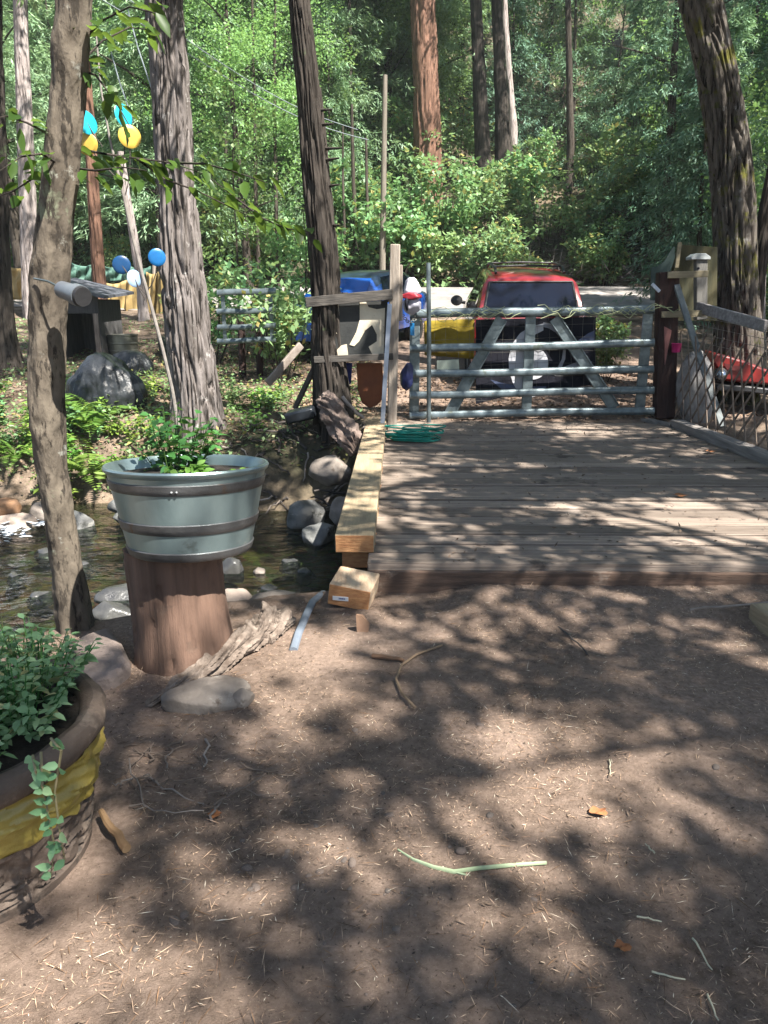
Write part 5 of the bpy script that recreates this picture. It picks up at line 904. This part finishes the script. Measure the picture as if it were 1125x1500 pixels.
# ---- slim near tree
SL, SLp = treething('slim_tree', [(113, 928, 44), (104, 870, 40), (95, 800, 39), (84, 740, 41), (75, 680, 43), (69, 620, 47), (67, 550, 50), (68, 480, 51), (73, 410, 52), (80, 340, 53), (88, 260, 52), (95, 190, 51), (102, 100, 49), (108, 0, 50), (112, -120, 47)], 3.55, 7.5, SLIMBARK, 'slim leaning bare trunk with pale lichen growing on the near creek bank', nseg=110, dz=.011, amp=.03, freq=16, lump=.11, flare=.3, seed=23, ridge=False, knots=6)
C, D, m = [], [], MB()
def twig(pl, Y0, Y1, nl, r=.006, spread=.09):
    pts = [P(x, y, Y0 + (Y1 - Y0) * i / (len(pl) - 1)) for i, (x, y) in enumerate(pl)]; m.tube(pts, [r * (1 - .7 * i / (len(pts) - 1)) for i in range(len(pts))], 6)
    for k in range(nl):
        t = (k + random.random()) / nl * (len(pts) - 1); i = min(int(t), len(pts) - 2); p = pts[i].lerp(pts[i + 1], t - i); d = (pts[i + 1] - pts[i]).normalized(); s = 1 if k % 2 else -1
        C.append(p + Vector((random.uniform(-1, 1), random.uniform(-1, 1), random.uniform(-1, 1))) * spread * .4); D.append(d * .6 + Vector((random.uniform(-.5, .5), s * random.uniform(.3, .9), random.uniform(-.75, .15))))
twig([(100, 215), (150, 225), (200, 232), (250, 238), (300, 255), (345, 290)], 3.6, 3.9, 20); twig([(200, 232), (240, 262), (290, 280), (330, 300), (372, 320)], 3.7, 3.8, 16); twig([(250, 238), (300, 240), (345, 252), (392, 268)], 3.8, 3.5, 10)
twig([(345, 290), (385, 320), (420, 335), (455, 340)], 3.9, 3.7, 14); twig([(110, 100), (150, 60), (190, 40), (225, 45)], 3.6, 3.9, 18); twig([(110, 100), (140, 110), (170, 150), (190, 185)], 3.6, 3.5, 14); twig([(120, 60), (150, 30), (190, 10), (230, 20)], 3.6, 3.2, 14)
twig([(85, 240), (60, 225), (30, 230), (0, 250)], 3.5, 3.2, 9); twig([(80, 270), (50, 260), (20, 280), (-10, 290)], 3.5, 3.9, 9); twig([(78, 200), (40, 180), (10, 170), (-15, 175)], 3.5, 3.3, 8); twig([(100, 245), (140, 250), (180, 245), (215, 250)], 3.6, 3.3, 14)
C, D = np.array([tuple(c) for c in C]) - np.array(wloc(SL)), np.array([tuple(d) for d in D])
npmesh('foliage', *blades(C, D, RNG.uniform(.06, .12, len(C)), RNG.uniform(.034, .058, len(C)), np.array([0, .3, 1.]), fold=.12, bend=.18), LNEAR, SL); m.build('twigs', DARKBARK, SL)
V, F = broad(2.6, 0, 1.5, 40, 60, .12, (.3, .5)); npmesh('crown', V + np.array([.1, .4, 5.4]), F, LCAN, SL)
cn = thing('canister', P(105, 430, 3.38), 'small dark grey canister light fixed sideways to the slim near tree', 'lamp')
a, b = P(90, 424, 3.4), P(119, 434, 3.3); m = MB(); m.tube([a, a.lerp(b, .04), a.lerp(b, .7), a.lerp(b, .72), b], [.028, .037, .040, .046, .046], 20); m.build('can_body', M('grey_plastic_dark', (.13, .15, .17), (.09, .10, .12), .4, 6, bump=0), cn)
MB().tube([b, b.lerp(a, -.10)], [.043, .040], 20).build('dark_mouth', BLKP, cn); MB().tube([P(50, 408, 3.45), P(70, 412, 3.4), P(84, 419, 3.38), P(95, 426, 3.4)], .005, 6).build('bracket', GALV, cn)
# ---- shade giving trees beside the yard
random.seed(5)
for k, (x, y, h_, r_, ncl) in enumerate(((6.3, -4.4, 12, 4.4, 225), (5.6, -.4, 10.8, 3.2, 48), (7.6, 5.0, 13, 4.2, 118), (4.6, 3.7, 10.5, 3.5, 98), (14.5, 12.5, 19, 5, 130), (15.5, 18, 21, 5, 130), (12.4, 9.2, 17, 4.2, 200))):
    V, F = broad(h_, h_ - 5.5, r_, ncl, 100, .15, (.28, .55)); b = Vector((x + 1.5, y - .5, hz(x + 1.5, y - .5))); t = thing('shade_tree', b, 'tall broad leaved tree beside the yard whose crown dapples the dirt and bridge', 'tree', 'shade trees beside the yard')
    npmesh('crown', V + np.array([-1.5, .5, 0]), F, LCAN, t); m = MB(); m.tube([b + Vector((0, 0, -.3)), b + Vector((-.2, .1, 4)), b + Vector((-.6, .2, 8)), b + Vector((-1.3, .4, h_ - 1.5))], [.28, .22, .17, .05], 14)
    for q in range(14):
        a = random.uniform(0, 6.28); z = random.uniform(h_ - 6, h_ - 2); s = b + Vector((-.5 - .1 * (z - 7), .2, z - .8)); m.tube([s, s + Vector((1.5 * math.cos(a), 1.5 * math.sin(a), .8)), s + Vector((r_ * .8 * math.cos(a + .2), r_ * .8 * math.sin(a + .2), 1.6))], [.07, .05, .015], 6)
    m.build('trunk', DARKBARK, t)
# ================================================================== SMALL PLANTS
def ferns(x, y, n, L, label):
    t = thing('fern', (x, y, hz(x, y)), label, 'fern'); C, D, Ls = [], [], []
    for k in range(n):
        a = random.uniform(0, 6.28); l = L * random.uniform(.7, 1.1); rise = random.uniform(.7, 1.3)
        for q in range(24):
            u = (q + 1) / 24; r = l * u * .8; z = l * (rise * u - .85 * u * u); p = np.array([r * math.cos(a), r * math.sin(a), z]); w_ = l * .22 * math.sin(math.pi * min(u * .95 + .08, 1)) + .01
            for s in (-1, 1): C.append(p); D.append([-math.sin(a) * s + .35 * math.cos(a), math.cos(a) * s + .35 * math.sin(a), -.15]); Ls.append(w_)
    V, F = blades(np.array(C), np.array(D), np.array(Ls), L * .045, np.array([0, 0, 1.])); npmesh('fronds', V, F, LFERN, t)
for (px, py, Y, L, lb) in ((130, 690, 8.9, .95, 'large bright fern on the far bank right of the slim near tree'), (108, 668, 9.5, .8, 'bright fern behind the slim near tree on the far bank'), (150, 672, 9.6, .75, 'smaller fern above the large bright fern by the tub rim'), (28, 705, 9.0, .6, 'small fern on the far bank left of the slim near tree')):
    p = P(px, py, Y); ferns(p.x, Y, 13, L, lb)
def leafy(name, x, y, z, h, r, n, ls, lf, label, cat, parent=None):
    t = thing(name, (x, y, z), label, cat); C, D, m = [], [], MB()
    for k in range(n):
        a = random.uniform(0, 6.28); rr_ = r * random.random() ** .6; hh = h * random.uniform(.45, 1) * (1 - .35 * rr_ / r); pts = [Vector((x + rr_ * .5 * math.cos(a), y + rr_ * .5 * math.sin(a), z)), Vector((x + rr_ * .85 * math.cos(a), y + rr_ * .85 * math.sin(a), z + hh * .6)), Vector((x + rr_ * 1.1 * math.cos(a), y + rr_ * 1.1 * math.sin(a), z + hh))]
        m.tube(pts, [.003, .0022, .0012], 5, False)
        for q in range(9):
            u = .15 + .85 * q / 8; p = pts[0].lerp(pts[1], u * 2) if u < .5 else pts[1].lerp(pts[2], u * 2 - 1); b_ = a + q * 2.4; C.append(tuple(p - Vector((x, y, z)))); D.append((math.cos(b_), math.sin(b_), random.uniform(-.35, .45)))
    C = np.array(C); npmesh('leaves', *blades(C, np.array(D), ls * RNG.uniform(.55, 1.15, len(C)), ls * .6 * RNG.uniform(.7, 1.1, len(C)), np.array([0, 0, 1.]), fold=.1, bend=.2), lf, t); m.build('stems', LTUB, t); return t
leafy('mint_plant', -1.0, 3.30, .87, .35, .21, 34, .058, LTUB, 'green broad leaved plant growing in the big metal tub', 'plant')
leafy('creeping_plant', -.90, 3.08, .885, .09, .09, 14, .05, LFERN, 'low bright leaves at the front rim of the metal tub', 'plant')
leafy('seedling', -.72, 3.22, .87, .07, .04, 4, .03, LFERN, 'tiny seedling near the right rim of the metal tub', 'plant')
for q, (dx, dy, r, n, h_) in enumerate(((.0, .05, .24, 62, .30), (.17, .02, .19, 44, .24), (-.12, -.1, .2, 30, .2), (.13, .2, .19, 38, .28), (.1, -.2, .19, 30, .16))):
    leafy('trailing_plant', -1.27 + dx, 1.91 + dy, .42, h_, r, n, .038, LPOT, 'small leaved bushy plant filling the yellow wrapped pot', 'plant')['group'] = 'plants filling the yellow wrapped pot'
t = thing('vine', (-1.0, 1.48, .5), 'thin vines trailing down over the yellow cloth of the pot', 'vine'); m = MB(); C, D = [], []
for (x0, y0, pl) in ((60, 1090, ((62, 1150), (72, 1200), (80, 1240), (74, 1285))), (75, 1070, ((90, 1100), (80, 1160), (88, 1220), (95, 1260))), (48, 1095, ((52, 1130), (66, 1160), (70, 1190)))):
    pts = [P(x0, y0 + 12, 1.55)] + [P(x, y, 1.47 + .01 * i) for i, (x, y) in enumerate(pl)]; m.tube(pts, [.0035, .003, .0028, .0024, .002][:len(pts)], 6, False)
    for q in range(14): i = min(int(q / 14 * (len(pts) - 1)), len(pts) - 2); p = pts[i].lerp(pts[i + 1], random.random()); C.append(tuple(p - t.location)); D.append((random.uniform(-1, 1), -.5, random.uniform(-.6, .5)))
npmesh('leaves', *blades(np.array(C), np.array(D), .034 * RNG.uniform(.6, 1.2, len(C)), .022, np.array([0, -1, .4]), fold=.1, bend=.2), LPOT, t); m.build('stems', M('vine_stem', (.34, .28, .16), (.22, .2, .1), .7, 9), t)
leafy('weed', -1.62, 3.02, hz(-1.62, 3.0), .22, .2, 26, .04, LPOT, 'small weed behind the yellow wrapped pot by the flat brown stone', 'plant'); leafy('weed', -1.95, 2.75, hz(-1.95, 2.75), .28, .25, 30, .045, LPOT, 'leafy weed at the left edge above the yellow wrapped pot', 'plant')
m = MB()
for k in range(60): x, y = random.uniform(-2.1, -1.5), random.uniform(2.75, 3.25); a = random.uniform(-1, 1); z = hz(x, y); m.tube([(x, y, z), (x + .04 * a, y, z + .12), (x + .13 * a, y - .03, z + random.uniform(.12, .22))], [.0025, .002, .0008], 4, False)
m.build('grass', LEAF('grass_green', (.10, .17, .05), (.2, .26, .1), .3), kind='stuff', label='long grass on the near creek bank by the flat brown stone')
for k in range(44):
    x = random.uniform(-6.2, -1.6); y = random.uniform(8.9, 11.6)
    if -3.0 < x < -2.0 and 9.2 < y < 10: continue
    leafy('leafy_plant', x, y, hz(x, y), random.uniform(.22, .5), random.uniform(.14, .26), 12, .075, LFERN if k % 2 else LSHRUB, 'small leafy wild plant on the far creek bank', 'plant')['group'] = 'wild plants on the far creek bank'
for k in range(11):
    x = random.uniform(-5.6, -2.4); y = random.uniform(8.55, 9.5)
    leafy('leafy_plant', x, y, hz(x, y), random.uniform(.3, .6), random.uniform(.2, .34), 14, .095, LFERN if k % 3 else LSHRUB, 'small leafy wild plant on the far creek bank', 'plant')['group'] = 'wild plants on the far creek bank'
# ---- ground cover, straw, pebbles
def scatter(n, x0, x1, y0, y1, fn): x = RNG.uniform(x0, x1, n); y = RNG.uniform(y0, y1, n); k = fn(x, y); return x[k], y[k]
x, y = scatter(30000, -10, -.5, 8.6, 19, lambda x, y: (fbm(x * .9, y * .9, 0, 3, 5) + .10 * (y < 12) > RNG.uniform(-.2, .2, len(x))) & (y > far_edge(x) - .15)); z = H(x, y) + RNG.uniform(0, .16, len(x)) * (y < 13)
npmesh('ground_cover', *blades(np.stack([x, y, z], 1), rdir(len(x), .5, .25), RNG.uniform(.035, .085, len(x)), RNG.uniform(.025, .05, len(x)), np.array([0, 0, 1.])), LSHRUB, kind='stuff', label='low green ground cover on the far creek bank')
x, y = scatter(60000, -26, 26, 24.3, 50, lambda x, y: (np.abs(x) < .6 * y) & (fbm(x * .35, y * .35, 0, 3, 15) > RNG.uniform(-.3, .15, len(x)))); z = H(x, y) + RNG.uniform(0, .5, len(x)) ** 1.5
npmesh('undergrowth', *blades(np.stack([x, y, z], 1), rdir(len(x), .6, .1), RNG.uniform(.12, .26, len(x)), RNG.uniform(.07, .14, len(x)), np.array([0, 0, 1.])), LSHRUB, kind='stuff', label='leafy undergrowth covering the wooded hillside')
x, y = scatter(2600, 3, 14, 24.0, 28.5, lambda x, y: RNG.random(len(x)) < .9); n_ = len(x); z = H(x, y) + RNG.uniform(0, .45, n_)
npmesh('brush_debris', *blades(np.stack([x, y, z], 1), rdir(n_, .35, .1), RNG.uniform(.4, 1.5, n_), RNG.uniform(.015, .035, n_), np.array([0, 0, 1.])), M('brush_wood', (.30, .26, .25), (.15, .125, .12), .9, 5, bump=0, island=.4), kind='stuff', label='grey dead brush heaped on the shaded bank above the road')
NEED = M('brown_needles', (.26, .15, .08), (.12, .07, .04), .9, 30, bump=0, island=.6)
x, y = scatter(9000, -2.2, 3.6, .9, 4.1, lambda x, y: (np.abs(x) < .62 * y + .35) & (y < near_edge(x) - .05) & (fbm(x * 2.1, y * 2.1, 0, 3, 66) > RNG.uniform(-.25, .3, len(x))) & (((x + 1.275) / .47) ** 2 + ((y - 1.91) / .47) ** 2 > 1)); z = H(x, y) + RNG.uniform(.001, .009, len(x))
npmesh('needle_litter', *blades(np.stack([x, y, z], 1), rdir(len(x), .12, .03), RNG.uniform(.02, .085, len(x)), RNG.uniform(.0014, .003, len(x)), np.array([0, 0, 1.])), NEED, kind='stuff', label='drifts of thin brown needles on the dirt')
STRAW = LEAF('straw_bits', (.24, .17, .10), (.50, .41, .25), .1, .7, (.58, .54, .40))
x, y = scatter(52000, -2.2, 3.6, .9, 4.0, lambda x, y: (np.abs(x) < .62 * y + .35) & (y < near_edge(x) - .1) & (RNG.random(len(x)) < .22 + 2.4 * (vn3(x * 1.9, y * 1.9, 0, 3)) ** 3) & (((x + 1.275) / .47) ** 2 + ((y - 1.85) / .5) ** 2 > 1)); z = H(x, y) + RNG.uniform(.001, .007, len(x))
npmesh('straw_litter', *blades(np.stack([x, y, z], 1), rdir(len(x), .12, .02), RNG.uniform(.005, .018, len(x)) + .05 * RNG.random(len(x)) ** 6, RNG.uniform(.001, .0026, len(x)), np.array([0, 0, 1.])), STRAW, kind='stuff', label='bits of pale straw and needles strewn over the dirt')
CHIP = M('chips', (.22, .155, .11), (.08, .055, .04), .95, 30, bump=0, island=.55)
x, y = scatter(16000, -2.2, 3.6, .9, 4.1, lambda x, y: (np.abs(x) < .62 * y + .35) & (y < near_edge(x) - .05) & (fbm(x * 1.6, y * 1.6, 0, 3, 67) > RNG.uniform(-.3, .3, len(x))) & (((x + 1.275) / .47) ** 2 + ((y - 1.85) / .5) ** 2 > 1)); z = H(x, y) + RNG.uniform(.001, .006, len(x))
npmesh('bark_litter', *blades(np.stack([x, y, z], 1), rdir(len(x), .25, .05), RNG.uniform(.004, .014, len(x)) + .03 * RNG.random(len(x)) ** 8, RNG.uniform(.003, .009, len(x)), np.array([0, 0, 1.])), CHIP, kind='stuff', label='small dark bark chips and dead leaf bits on the dirt')
x, y = scatter(3200, .0, 3.5, 4.1, 9.7, lambda x, y: RNG.random(len(x)) < .35 + .65 * (y > 8.8)); z = DZ + .004 + 0 * x + RNG.uniform(.002, .012, len(x))
npmesh('deck_litter', *blades(np.stack([x, y, z], 1), rdir(len(x), .2, .05), RNG.uniform(.012, .05, len(x)), RNG.uniform(.004, .02, len(x)), np.array([0, 0, 1.])), CHIP, kind='stuff', label='dry leaf bits and needles on the bridge planks')
x, y = scatter(7000, -1.5, 5, 9.7, 13, lambda x, y: RNG.random(len(x)) < .8); z = H(x, y) + RNG.uniform(.002, .03, len(x))
npmesh('leaf_litter', *blades(np.stack([x, y, z], 1), rdir(len(x), .3, .05), RNG.uniform(.03, .09, len(x)), RNG.uniform(.015, .05, len(x)), np.array([0, 0, 1.])), M('dry_leaves', (.34, .22, .14), (.16, .10, .07), .9, 9, bump=0, island=.5), kind='stuff', label='brown leaf litter on the drive beneath the gate')
x, y = scatter(20000, -9, -.5, 8.8, 15, lambda x, y: (y > far_edge(x)) & (RNG.random(len(x)) < .6)); z = H(x, y) + RNG.uniform(.002, .04, len(x))
npmesh('leaf_litter', *blades(np.stack([x, y, z], 1), rdir(len(x), .3, .05), RNG.uniform(.03, .08, len(x)), RNG.uniform(.012, .04, len(x)), np.array([0, 0, 1.])), MATS['dry_leaves'], kind='stuff', label='brown leaf litter among the plants on the far bank')
PEB = [rock_mesh('pebble', (1, .8, .55), 200 + k, .2, 2, (M('dull_pebble', (.17, .14, .12), (.10, .08, .07), .9, 8), M('brown_pebble', (.22, .17, .14), (.13, .10, .085), .9, 8))[k % 2]) for k in range(6)]
random.seed(9)
for k in range(110):
    if k < 70: px, py = random.gauss(470, 90), random.gauss(1250, 90)
    else: px, py = random.uniform(180, 1120), random.uniform(900, 1480)
    p = G(px, py); 
    if p.y > 3.7: continue
    s = random.choice((.003, .004, .005, .006, .008, .011, .016)); o = bpy.data.objects.new('pebble', PEB[k % 6]); COL.objects.link(o); o.location = (p.x, p.y, hz(p.x, p.y) - s * .05); o.scale = (s * random.uniform(.8, 1.4), s, s * random.uniform(.7, 1.1)); o.rotation_euler = (0, 0, random.uniform(0, 6))
    tag(o, 'small rounded pebble half sunk in the brown dirt yard', 'pebble', 'pebbles on the dirt')
o = bpy.data.objects.new('pebble', PEB[1]); COL.objects.link(o); p = G(675, 1250); o.location = (p.x, p.y, .008); o.scale = (.019,) * 3; tag(o, 'round brown pebble just above the long green stalk', 'pebble')
# ------------------------------------------------------------------ air
if 1:  # haze volume added to lift the black gaps between distant trees
    m, n, l = new_mat('haze'); pv = n.new('ShaderNodeVolumePrincipled'); pv.inputs['Color'].default_value = (.85, .93, .92, 1); pv.inputs['Density'].default_value = .0008; pv.inputs['Anisotropy'].default_value = .25
    o = n.new('ShaderNodeOutputMaterial'); l.new(pv.outputs[0], o.inputs['Volume'])
    zlo, zhi = float(ZZ.min()) - 1.2, 62; hb = MB().box((0, 40, (zlo + zhi) / 2), (150, 125, zhi - zlo)).build('haze', m, kind='stuff', label='thin pale haze added to lift the dark gaps in the forest'); S.cycles.volume_bounces = 0
